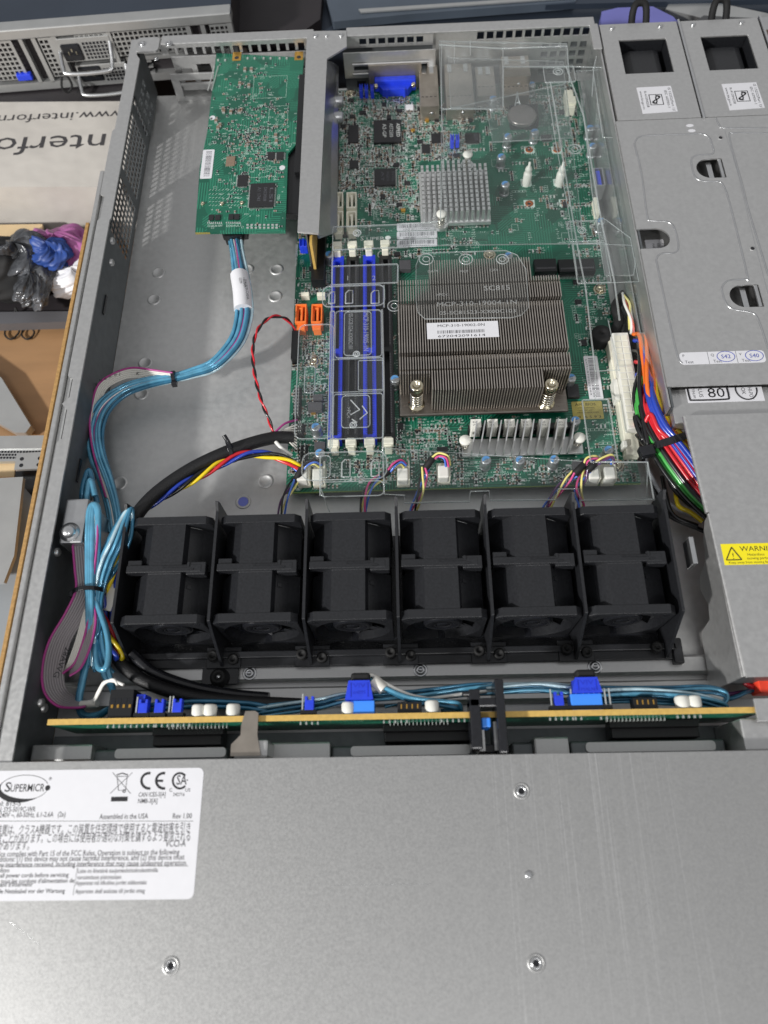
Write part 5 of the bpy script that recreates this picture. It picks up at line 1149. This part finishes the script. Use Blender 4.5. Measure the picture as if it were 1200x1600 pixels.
for k in range(2): wire(g1,[q(134,1100-k*3,20),q(146,1097-k*3,22),q(155,1082-k*4,26),(q(163,1068-k*2,32)),q(177,1062+k*2,35),q(184+k*9,1070,36)],0.75,'wwhite')
part('shrink_sleeve',MB().tube([q(127,1101,19),q(152,1099,21)],1.9,10,1),'ribbonw',g1)
x_=tie('x',140,926,27,7.5,95,c2)
# black sleeve with fan and power wires from the left header
s1=thing('black_sleeved_cable','thick black sleeved cable running from the board header to the first fan','cable',q(330,730,0))
wire(s1,[q(458,684,14),q(430,684,17),q(395,692,21),(q(350,708,24)),q(300,732,26),q(255,762,28),q(225,790,30),q(205,820,30),q(188,860,26),q(176,920,18),q(176,980,12)],3.6,'sleeve','sleeve',14,7)
wire(s1,[q(176,980,10),q(182,1025,12),q(215,1058,14),q(260,1078,16),(q(320,1092,18)),q(390,1098,20),q(470,1102,22)],3.4,'sleeve','sleeve',14,7)
wire(s1,[q(205,1020,16),q(240,1050,12),q(300,1072,12),(q(360,1084,13)),q(420,1090,14)],2.6,'black_dk','sleeve',12,7)
tie('x',360,703,22,5.2,200,s1); wire(s1,[q(361,700,28),q(356,690,31),q(350,680,33)],1.2,'black_dk','tie_tail',6)
for k in range(9): wire(s1,[q(428,679,17),q(440,674+k*0.6,16),q(452,668+k*2.8,15),q(464,664+k*4.8,13)],0.55,'ribbonw','conductor',6)
wire(s1,[q(428,677,18),q(445,662,17),q(464,656,13)],0.7,'magenta','conductor',6); wire(s1,[q(428,687,18),q(440,700,17),q(456,712,13)],1.1,'wwhite','conductor',6)
t1=thing('twisted_power_wires','yellow, red and blue wires twisted along the black sleeved cable','cable',q(300,760,0))
twistpair(t1,[(475,738,14),(450,720,18),(420,711,20),(385,710,22),(350,722,23),(300,750,25),(255,775,26),(222,797,27),(212,815,24)],['wyellow','wred','wblue','wblack'],1.05,44,1.6)
t2=thing('twisted_supply_wires','red and yellow twisted wires hanging down between the cyan loops and the first fan','cable',q(165,960,0))
twistpair(t2,[(196,850,28),(178,890,26),(162,920,24),(158,950,22),(166,980,20),(176,1005,18),(184,1022,18),(187,1028,14)],['wyellow','wred','wblue'],1.15,40,1.8)
wire(t2,[q(205,840,26),q(190,880,24),q(178,930,20),q(172,1000,12)],1.3,'wblue'); part('tape_flag',MB().bc(Vector(q(176,925,22)),(5,20,0.4),-12,0),'ribbonw',t2)
r1=thing('red_black_twisted_pair','thin red and black twisted pair arching over the empty floor','cable',q(400,560,0))
twistpair(r1,[(462,520,12),(455,506,16),(442,496,22),(422,496,26),(403,515,28),(395,545,28),(398,585,26),(408,625,24),(420,655,20),(428,680,16)],['wred','wblack'],0.62,16)
part('wire_plug',MB().box(*rect(455,516,466,560,14)[:4],8.2,14),'slot',r1,bevel=0.4)
# fan leads
def lead(label_,hd,sl0,sl1,end,mats=('wblack','wlblue','wlyellow','wpink'),tw=0.7):
    t=thing('fan_lead',label_,'cable',q(*end[0][:2],0),'fan leads with coloured wires')
    bundle(t,hd+[sl0],list(mats),1.25,0.6,twist=0.5); wire(t,[q(*sl0),q((sl0[0]+sl1[0])/2,(sl0[1]+sl1[1])/2,(sl0[2]+sl1[2])/2+1),q(*sl1)],2.0,'rubber','shrink_sleeve',10)
    bundle(t,[sl1]+end,list(mats),1.9,0.6,twist=tw); return t
lead('coloured fan wires from the leftmost fan header, going down towards the second fan',[(500,727,19),(492,722,22),(482,724,22)],(472,732,20),(462,750,16),[(452,766,14),(443,785,12),(438,815,8)],('wblack','wlblue','wlyellow','wpurple'))
lead('coloured fan wires passing under the clear shroud in front of the memory slots',[(633,728,19),(626,722,21),(616,727,21)],(608,735,19),(596,745,14),[(580,758,14),(570,778,13),(566,815,8)],('wpink','wlblue','wlyellow','wblack'),.9)
lead('coloured fan wires bowing out of the black sleeve below the processor heatsink',[(700,728,19),(697,715,23),(686,711,23)],(676,716,22),(665,731,18),[(662,745,16),(657,768,15),(645,800,9),(640,815,8)],('wlyellow','wpink','wlblue','wblack'),1.3)
lead('loose loops of yellow and pink fan wires left of the two right fan headers',[(938,722,19),(930,716,22),(918,718,22)],(912,726,21),(898,740,18),[(885,752,16),(868,772,14),(852,798,10),(845,818,8)],('wlyellow','wpink','wlblue','wpurple'),1.1)
lead('coloured fan wires next to the right end of the clear shroud',[(958,724,20),(955,714,23),(942,718,23)],(930,724,22),(918,735,19),[(910,748,17),(903,768,16),(908,790,12),(903,815,8)],('wlyellow','wpurple','wlblue','wpink'),1.3)
# main power bundle
mp=thing('main_power_cable','fat bundle of orange, red, blue and black wires on the white plug','cable',q(1040,690,0))
cols=['worange','worange','wblue','wblack','wblack','wred','worange','wblue','wgreen','wblack','worange','wred','wyellow','wblack','wgreen','wblack','wred','worange','wred','wgreen','wblack','wyellow','worange','wblue','wblack','wblack','worange','wwhite','wblack','wblue','worange','wblack']
starts=[(983,522),(992,524),(984,532),(983,548),(990,552),(986,565),(994,540),(988,585),(996,560),(985,600),(1000,530),(992,600),(1003,560),(984,622),(988,612),(986,640),(998,620),(1003,590),(986,660),(1000,650),(988,680),(1004,640),(996,545),(998,575),(990,630),(992,655),(1002,575),(1000,605),(994,670),(1001,590),(1006,560),(996,690)]
for k,(m,(u,v)) in enumerate(zip(cols,starts)):
    r_=(v-520)/160; rw=1.22; a=k*2.4; 
    side={'worange':(1,8)[k%4>1],'wyellow':12,'wblue':4,'wred':(-5,3)[k%3==0],'wgreen':-14,'wblack':-17,'wpurple':-18,'wwhite':-8}[m]+((k*37)%7-3)*1.6
    zt=28-abs(side)*0.25+((k*13)%5)+({'worange':0.5,'wblue':3,'wyellow':3}.get(m,0))
    wire(mp,[q(u+7,v,21),q(u+18+side*0.12,v+7,27),q(1012+side*1.1+r_*5,605+r_*48,zt+2),q(1029+side*1.45,655+r_*18,zt+1),q(1050+side*1.6,690-side*0.5,zt),q(1074+side*1.6,722-side*0.8,zt-1),q(1102+side*1.4,760-side*0.9,zt-3),q(1140+side,800-side,zt-6)],rw,m)
for (u0,v0,u1,v1,u2,v2,m,z) in ((1010,730,1040,800,1100,830,'wblack',8),(1015,740,1050,790,1110,815,'wgrey',10),(1060,790,1078,800,1098,815,'wyellow',12),(1050,760,1080,790,1120,805,'wblack',16),(1040,770,1052,805,1090,822,'wblack',12)): wire(mp,[q(u0-5,v0-25,z-3),q(u0,v0,z),q(u1,v1,z),q(u2,v2,z)],1.3,m)
# strap with its ratchet head
mb=MB(); 
P=spline([q(1003,703,16),q(1022,697,30),q(1045,690,34.5),(q(1062,684,35)),q(1082,678,26)],5)
for i in range(len(P)-1):
    a,b=P[i],P[i+1]; d=(b-a).normalized(); s_=Vector((0,0,1)).cross(d).normalized()*2.1; u_=d.cross(s_).normalized()*0.6
    mb.add([a-s_,a+s_,b+s_,b-s_,a-s_+u_,a+s_+u_,b+s_+u_,b-s_+u_],[(3,2,1,0),(4,5,6,7),(0,1,5,4),(1,2,6,5),(2,3,7,6),(3,0,4,7)])
part('cable_tie',mb,'black_dk',mp); part('tie_head',MB().bc(Vector(q(1010,706,30)),(8,6,5),12),'black_dk',mp,bevel=0.8)
sw=thing('small_signal_wires','thin white, red and yellow wires above the white power plug','cable',q(983,490,0))
for m,p in (('wwhite',[(973,458,14),(976,475,20),(986,500,22),(986,522,20)]),('wred',[(976,470,18),(981,485,21),(989,505,22),(990,520,20)]),('wlyellow',[(975,462,16),(984,475,20),(983,495,21),(984,515,20)]),('wwhite',[(993,466,12),(985,480,18),(988,500,20)])): wire(sw,[q(*a) for a in p],0.85,m)
wire(sw,[q(975,460,8),q(962,480,12),q(968,500,12),q(962,520,10),q(975,540,8)],3.2,'rubber','sleeve',10)
# cyan leads along the backplane
b1=thing('backplane_data_cable','long cyan data cable lying behind the backplane board between the two blue plugs','cable',q(800,1085,0))
bundle(b1,[(600,1098,24),(650,1086,26),(700,1080,27),(780,1076,28),(850,1074,28),(900,1078,28),(980,1080,28),(1050,1080,28),(1105,1079,28),(1132,1087,28),(1122,1098,27),(1060,1095,27),(980,1090,26),(930,1092,24)],['cyan','cyan2','cyan3','cyan','wwhite','cyan2'],2.0,0.8,twist=0.25,flat=0.5)
bundle(b1,[(760,1079,30),(830,1073,31),(880,1078,31),(930,1084,31),(1000,1082,31),(1080,1088,31),(1128,1100,29),(1133,1106,27),(1110,1104,26)],['cyan','cyan3','cyan2'],1.6,0.85,twist=0.3,flat=0.5); bundle(b1,[(1100,1090,24),(1140,1088,22),(1170,1080,20),(1210,1078,18)],['cyan2','wpurple'],1.6,1.1,twist=.8)
b2=thing('left_data_cable','cyan data cables behind the left backplane part with a grey sleeve by the blue plug','cable',q(500,1095,0))
bundle(b2,[(400,1112,22),(450,1106,26),(500,1100,27),(540,1092,26),(600,1090,26),(660,1086,27),(730,1078,28),(770,1076,28)],['cyan','cyan2','cyan3','cyan','cyan2','wwhite'],2.4,0.85,twist=0.3,flat=0.6)
bundle(b2,[(570,1058,30),(582,1060,33),(600,1072,34),(640,1090,33),(690,1098,32),(715,1103,31),(716,1112,28),(690,1112,26)],['cyan','wwhite','cyan2'],1.3,1.0,twist=0.5); part('tape_sleeve',MB().tube([q(584,1062,34),q(600,1077,34)],2.9,12,1),'ribbonw',b2)
bundle(b2,[(212,1108,24),(300,1100,22),(380,1102,24),(420,1108,24)],['cyan2','cyan2'],1.2,1.1)
rd=thing('red_power_wire','red wire with an orange-red plug leaving under the steel cover at the right','cable',q(1170,1065,0))
wire(rd,[q(1140,1048,14),q(1156,1060,20),q(1172,1072,22),q(1192,1074,22)],1.4,'wred'); mb=MB(); x0,x1,y0,y1=rect(1186,1060,1215,1082,28); part('wire_plug',MB().box(x0,x1,y0,y1,18,28),mat('red_plug','f04a32',0.45),rd,bevel=0.5)
x0,x1,y0,y1=rect(1168,1034,1215,1058,22); part('black_plug',MB().box(x0,x1,y0,y1,10,22),'black_dk',rd,bevel=1)
# ------------------------------------------------------------------ things round the server
A=Vector(q(-60,52,42)); Bv=Vector(q(358,19,42)); ax=(Bv-A); Lx=ax.length; ax.normalize(); nr=Vector((0,0,1)).cross(ax)*-1
if nr.y>0: nr=-nr
def F2(a,b,c): p=A+ax*a+nr*c; return (p.x,p.y,42-46+b)
rs=thing('rack_server','rear end of a second grey server, with two power inlets and wire handles','server',tuple(A+ax*Lx/2-Vector((0,0,46))))
def fb(mb,a0,a1,b0,b1,c0,c1):
    vs=[F2(a,b,c) for c in (c0,c1) for a,b in ((a0,b0),(a1,b0),(a1,b1),(a0,b1))]; return mb.add(vs,[(3,2,1,0),(4,5,6,7),(0,1,5,4),(1,2,6,5),(2,3,7,6),(3,0,4,7)])
part('body',fb(MB(),0,Lx,0,45,-160,-4),'bgdark',rs); part('lid',fb(MB(),-1,Lx+1,45,46.2,-160,1),'navy',rs); part('lid_rim',fb(MB(),-1,Lx+1,39,46.6,-9,1.6),'bgmesh',rs,bevel=1)
sx_=Lx/418
def ua(u): return (u+60)*sx_
def meshpanel(u0,u1,b0,b1,p=3.6,h=2.5):
    us=[ua(u0)];vs=[b0];a=ua(u0)+.6
    while a+h<ua(u1): us+=[a,a+h]; a+=p
    us.append(ua(u1)); b=b0+.6
    while b+h<b1: vs+=[b,b+h]; b+=p
    vs.append(b1); mb=MB(); mb.grid(us,vs,lambda i,j:i%2==1 and j%2==1,0.8,lambda u,v,w:F2(u,v,w-1)); part('vent_mesh',mb,'bgmesh',rs)
meshpanel(162,285,20,38); meshpanel(322,355,8,38); meshpanel(108,160,20,38); meshpanel(130,172,2,16); meshpanel(-50,8,8,38); meshpanel(50,72,8,38)
mb=MB(); fb(mb,0,Lx,-1,5,-6,0.4); fb(mb,ua(72),ua(80),4,39,-6,.6); fb(mb,ua(160),ua(166),2,39,-6,.6); fb(mb,ua(350),ua(358),0,39,-6,.6); fb(mb,ua(285),ua(292),6,39,-6,.4); fb(mb,ua(308),ua(315),6,39,-6,.4); fb(mb,ua(20),ua(26),4,39,-6,.4); fb(mb,ua(40),ua(47),4,39,-6,.4); fb(mb,ua(176),ua(345),16,19,-6,.4); part('frame_bar',mb,'bgmesh',rs)
mb=MB()
for k in range(3): fb(mb,ua(180+k*12),ua(183+k*12),5,17,-3,.3)
for k in range(3): fb(mb,ua(176),ua(215),5+k*4.5,6.4+k*4.5,-3,.3)
part('frame_bar',mb,'bgmesh',rs)
mb=MB(); fb(mb,ua(78),ua(162),19,37,-5,.9); part('module_face',mb,'bgmesh',rs,bevel=.5); mb=MB(); fb(mb,ua(90),ua(172),1,16,-5,.9); part('module_face',mb,'bgmesh',rs,bevel=.5)
for (u0_,u1_,b0_,b1_) in ((116,158,20.5,35.5),(133,170,2.5,14.5)):
    mb=MB(); a_=ua(u0_)
    while a_<ua(u1_)-1.6:
        b_=b0_
        while b_<b1_-1.6: fb(mb,a_,a_+1.9,b_,b_+1.9,.85,1.0); b_+=2.7
        a_+=2.7
    part('mesh_opening',mb,'black_dk',rs,kind='stuff')
for (u0,u1,b0,b1) in ((80,112,20,33),(92,130,3,15)):
    o=part('power_inlet',fb(MB(),ua(u0),ua(u1),b0,b1,-3,2.2),'black_dk',rs,bevel=1.5); mb=MB()
    for k in range(3): fb(mb,ua(u0+10+k*6),ua(u0+12+k*6),(b0+b1)/2-1+(k==1)*2,(b0+b1)/2+1.5+(k==1)*2,2.2,2.5)
    part('inlet_pin',mb,'nickel',o)
for (u0,u1,b) in ((76,160,19),(90,172,1)):
    mb=MB(); mb.tube([F2(ua(u0),b+8,0),F2(ua(u0)+1,b+2,10),F2(ua(u0)+5,b,14),F2(ua(u1)-5,b,14),F2(ua(u1)-1,b+3,10),F2(ua(u1),b+13,0)],1.5,8,4); part('wire_handle',mb,'bright',rs)
part('blue_port',fb(MB(),ua(-10),ua(14),8,13,-2,2),'blue',rs,bevel=.6)
mb=MB(); mb.tube([F2(ua(66),12,6),F2(ua(62),6,10),F2(ua(68),2,10),F2(ua(78),6,8),F2(ua(74),14,6),F2(ua(64),14,6)],0.9,6,4); part('wire_loop',mb,'rubber',rs)
# dark equipment at the far right top
z=30
def slab(name,label_,cat,pts,z,t,m,bevel=1):
    mb=MB(); mb.prism(qpoly(pts,z),z-t,z); return single(name,label_,cat,mb,m,bevel=bevel)
slab('dark_server_lid','blue-grey painted lid of equipment standing behind the open case at the top','server',[(372,-60),(1300,-60),(1300,38),(930,44),(560,52),(380,50)],0,59.5,'navy')
slab('grey_rail','pale grey metal strip lying on the dark lid near the top right corner','rail',[(1050,-2),(1130,6),(1205,22),(1205,36),(1120,34),(1040,14)],6,5,'bgmesh')
slab('violet_cover','violet plastic cover behind the first power supply','cover',[(938,48),(940,18),(965,12),(1020,10),(1052,26),(1072,48)],12,10,'violet')
slab('black_crate','nearly black blurred crate end behind the riser bracket','crate',[(364,-30),(505,-30),(500,30),(478,46),(372,48)],10,14,'bgdark')
slab('slate_cover','slate grey cover strip with a light front edge behind the rear lip','cover',[(505,-20),(900,-26),(900,2),(640,22),(520,34)],9,6,mat('slate_paint','56606c',.45,.4,.15,20))
slab('pale_tape_strip','thin pale strip lying across the slate grey cover','strip',[(560,14),(900,-8),(900,-4),(564,19)],10.5,1,'bgmesh',.2)
slab('dark_grey_case','dark grey case edge behind the second power supply','case',[(1072,42),(1100,24),(1210,30),(1210,50)],16,12,mat('case_grey','4c4d4f',.5,.2,.1,30))
slab('blue_grey_tray','narrow blue-grey tray edge crossing behind the rear lip','tray',[(560,6),(900,-4),(1300,-12),(1300,-4),(900,6),(560,18)],8,4,'navy')
slab('black_shelf','dark shelf between the second server and the white box','shelf',[(-80,60),(246,40),(236,185),(-80,195)],-6.5,53,'bgdark')
# white carton with upside-down print
bx_=thing('white_carton','worn white cardboard carton printed with a large upside-down company name','box',q(90,250,-60))
TP=[(-90,160),(212,158),(190,292),(-90,292)]
mb=MB(); pts=qpoly(TP,-6); mb.prism(pts,-59.5,-6.0); part('carton',mb,'box',bx_,bevel=1.2)
mb=MB(); a=q(192,172,-5.7); 
for tx,u,v,h,f in (('www.interform',197,172,13,None),('interform',186,208,27,None)):
    x,y,_=q(u,v,-5.8); mb.text(tx,(x,y,-5.85),h,180.0,fit=(104 if h<20 else 132)*1.0)
part('printed_text',mb,mat('carton_ink','3c3a3c',0.7),bx_)
# plywood, shelf edge and clutter lower left
slab('brown_carton_flap','torn brown cardboard flap under the white carton','cardboard',[(-60,352),(66,350),(66,375),(40,392),(-60,384)],-30,2,'boxin',.3)
mb=MB()
def blob(u,v,z,rx,ry,rz,seed,m,name,label_,cat,amp=.3,n=40):
    random.seed(seed); c=q(u,v,z); ph=[(random.uniform(0,6.28),random.uniform(1,5),random.uniform(0,6.28),random.uniform(1,5)) for _ in range(7)]; V=[];F=[]; mb=MB()
    for i in range(n+1):
        th=math.pi*i/n
        for k in range(2*n):
            f=math.pi*k/n; d=1+amp*(sum(math.sin(a+b*th)*math.sin(g+round(h)*f) for a,b,g,h in ph)/2.6+0.5*sum(abs(math.sin(a*3+b*2.3*th+round(h)*2*f)) for a,b,g,h in ph[:4])/2-0.5)
            V.append((c[0]+rx*d*math.sin(th)*math.cos(f),c[1]+ry*d*math.sin(th)*math.sin(f),c[2]+rz*d*math.cos(th)))
    F=[(i*2*n+k,i*2*n+(k+1)%(2*n),(i+1)*2*n+(k+1)%(2*n),(i+1)*2*n+k) for i in range(n) for k in range(2*n)]; mb.add(V,F[::-1] if 0 else [f[::-1] for f in F],True)
    return single(name,label_,cat,mb,m)
blob(100,392,-32,26,17,14,3,'pinkbag','pink_bubble_bag','crumpled pink bubble wrap bag','bag'); blob(82,396,-22,14,11,9,5,'bluebag','blue_cloth','small crumpled blue cloth on the pink bag','cloth')
blob(120,432,-36,24,15,8,8,'paper','white_paper_bag','crumpled white bag in front of the pink bubble wrap','bag'); blob(10,420,-38,32,26,20,11,'rubber','black_cable_coil','dark coil of black cable at the left edge','cable',.2)
blob(34,398,-26,22,14,10,14,'bag','clear_film_bag','crumpled grey clear film over the black cable coil','bag',.35); blob(58,440,-30,12,22,9,15,'bag','clear_film_bag','crumpled grey clear film right of the black cable coil','bag',.35)
slab('dark_brown_tray','dark brown tray behind the plywood','tray',[(-60,372),(140,372),(132,500),(-60,505)],-50,9,'bgdark')  # low slab in one dark colour
slab('grey_shelf_strip','grey metal strip along the rear edge of the plywood','rail',[(-60,488),(128,486),(122,502),(-60,508)],-46,8,mat('shelf_grey','6c6c70',.5,.5))
tw=thing('twist_tie_wires','thin black looped wire ends on the plywood','wire',q(30,515,-60))
for dx in (0,26): mb=MB(); mb.tube([q(24,480,-44),q(22+dx*.4,500,-52),q(10+dx,512,-57),(q(8+dx,524,-58)),q(18+dx,530,-58),q(30+dx*.9,518,-58),q(26+dx*.3,500,-52)],0.7,6,5); part('wire_loop',mb,'rubber',tw)
slab('steel_bracket_arm','flat steel arm with a round hole lying on the plywood','bracket',[(-40,560),(2,590),(48,665),(40,676),(24,676),(-40,640)],-50,6,'bgmesh')
ls=thing('lower_left_server','corner of another opened server with drilled strip and fan bay left of the cardboard sheet','server',q(30,760,-60))
def pslab(name,pts,z,t,m,b=0.6): mb=MB(); mb.prism(qpoly(pts,z),z-t,z); return part(name,mb,m,ls,bevel=b)
pslab('top_strip',[(-60,682),(84,680),(80,700),(-60,702)],-20,3,'bgmesh'); pslab('hole_strip',[(-60,703),(79,701),(75,720),(-60,722)],-21,3,'bgmesh')
mb=MB()
for r_ in range(3):
    for k in range(22): x,y,_=q(-30+k*4.8+r_*1.5,706+r_*4.6,-20.9); mb.cyl((x,y),0.8,-21,-20.85,8)
part('strip_hole',mb,'black_dk',ls)
pslab('fan_plate',[(26,708),(70,706),(66,732),(22,734)],-18,2,'bgmesh'); 
mb=MB()
for u,v in ((34,717),(62,716),(33,727),(60,726)): x,y,_=q(u,v,-17.9); mb.cyl((x,y),1.3,-17.98,-17.85,10)
part('plate_hole',mb,'black_dk',ls); pslab('dark_fan',[(24,734),(60,734),(62,762),(52,778),(24,745)],-24,12,'black_dk'); pslab('card_block',[(-60,722),(24,722),(22,745),(-60,745)],-26,8,'boxin')
mb=MB()
for k in range(6): a=q(44+k*1.5,738+k*4.4,-27); b=q(72,736+k*4.4,-27); mb.box(a[0],b[0],a[1]-.5,a[1]+.5,-29,-27)
part('vent_fin',mb,'bgmesh',ls); pslab('white_panel',[(-60,750),(36,745),(22,868),(6,910),(-60,915)],-14,3,'bgmesh'); pslab('side_panel',[(36,745),(58,782),(62,790),(-10,1180),(-60,1180),(-60,915),(6,910),(22,868)],-30,3,mat('server_panel_grey','8f959a',.55,.3)); pslab('light_rail',[(72,724),(80,722),(66,782),(58,782)],-18,4,'bgmesh')  # side panel in a darker grey than the white panel
# ------------------------------------------------------------------ printed label on the front lid
LZ=44.32
lbl=thing('product_label','white printed label with logo and Japanese text at the left of the front lid','label',(-138,2,44.2))
mb=MB(); mb.prism(rr(-184.5,-91.0,-23.2,28.0,2.6,6),44.22,44.3); part('label_sheet',mb,'paper',lbl)
tx=MB()
def LT(s,u,v,size,align='l',to=None,shear=0,M_=None):
    x,y,_=q(u,v,LZ); fit=abs(q(to,v,LZ)[0]-x) if to is not None else None
    (M_ or tx).text(s,(x,y,LZ),size,0,fit=fit,align=align,shear=shear,bold=(0.003 if '。' in s else 0.009))
LT("この装置は、クラスA機器です。この装置を住宅環境で使用すると電波妨害を引き",297,1299,4.3,'r',-22)
LT("起こすことがあります。この場合には使用者が適切な対策を講ずるよう要求される",297,1313,4.3,'r',-22)
LT("ことがあります。",45,1327,4.3,'r',-22); LT("VCCI-A",258,1323,3.6,to=290)
LT("This device complies with Part 15 of the FCC Rules. Operation is subject to the following",280,1335,3.0,'r',-30)
LT("two conditions: (1) this device may not cause harmful interference, and (2) this device must",288,1343,3.0,'r',-30)
LT("accept any interference received, including interference that may cause undesired operation.",292,1352,3.0,'r',-30)
for s,u,v in (("Caution",14,1363),("Disconnect all power cords before servicing",107,1370),("Débranchez tous les cordons d'alimentation de",116,1379),("sécurité avant d'intervenir",51,1385),("Ziehen Sie alle Netzkabel vor der Wartung",101,1395)): 
    x,y,_=q(u,v,LZ); tx.text(s,(x,y,LZ),2.35,0,align='r',xs=0.95,bold=0.015)
for s,u,v,e in (("Laite on liitettävä suojamaadoituskoskettimilla",121,1364,246),("varustettuun pistorasiaan",120,1374,189),("Apparatet må tilkobles jordet stikkontakt",118,1383,229),("Apparaten skall anslutas till jordat uttag",117,1396,226)): LT(s,u,v,2.3,to=e)
LT("Model: 815-5",32,1259,2.9,'r'); LT("P/N: SYS-5019C-WR",55,1268,2.9,'r',-10); LT("100-240V ~, 60-50Hz, 6.1-2.6A   (2x)",102,1276,2.9,'r',-14)
LT("Assembled in the USA",155,1280,3.0,to=231); LT("Rev 1.00",269,1279,3.0,to=299)
LT("CAN ICES-3[A]",216,1245,2.6,to=258); LT("NMB-3[A]",215,1255,2.6,to=245); LT("C",264,1237,2.0); LT("US",289,1237,2.0); LT("242716",270,1244,2.0,to=288); LT("®",76,1219,1.8)
LT("S",6,1237,5.6,to=15); LT("UPERMICR",15,1237,4.4,to=68)
def stroke(pts,r): tx.add(*strip([q(u,v,LZ) for u,v in pts],r))
def strip(P,r):
    P=[Vector(p) for p in P]; V=[]; n=len(P)
    for i in range(n):
        d=(P[min(i+1,n-1)]-P[max(i-1,0)]).normalized(); s_=Vector((-d.y,d.x,0)); w_=r[i] if isinstance(r,list) else r; V+=[P[i]+s_*w_,P[i]-s_*w_]
    return V,[(2*i,2*i+1,2*i+3,2*i+2) for i in range(n-1)]
E_=[(37+38.5*math.cos(math.radians(a))*1.0-0,1231-20*math.sin(math.radians(a)+0.12)) for a in range(12,352,10)]
stroke(E_,[0.12+1.0*max(0,math.sin(math.radians((a-150)*1.2)))*(150<a<300) for a in range(12,352,10)])
tx.cyl(q(74.5,1231,LZ)[:2],1.15,44.31,44.33,16)
for a in ((0,1283,302,1283),(0,1354,294,1353)): stroke([(a[0]-20,a[1]),(a[2],a[3])],0.09)
stroke([(121,1356),(114,1399)],0.09)
def arcs(cu,cv,ru,rv,a0,a1,r): stroke([(cu+ru*math.cos(math.radians(a)),cv-rv*math.sin(math.radians(a))) for a in range(a0,a1+1,10)],r)
arcs(233,1220,12,12,80,280,0.55); arcs(256,1220,12,12,80,280,0.55); stroke([(246,1220),(255,1220)],0.5)
arcs(281,1220,11,12,40,320,0.45)
LT("SA",275,1226,5.6,to=291); tx.cyl(q(292.5,1219,LZ)[:2],0.35,44.31,44.33,8)
stroke([(176,1207),(204,1240)],0.12); stroke([(207,1207),(172,1240)],0.12); stroke([(183,1213),(185,1235),(196,1235),(199,1213),(183,1213)],0.16); stroke([(182,1211),(191,1208),(200,1211)],0.25); arcs(194,1236,2,2,0,360,0.2)
a,b=q(174,1245,LZ),q(199,1252,LZ); tx.box(a[0],b[0],b[1],a[1],44.31,44.33)
part('printed_text',tx,'ink',lbl)
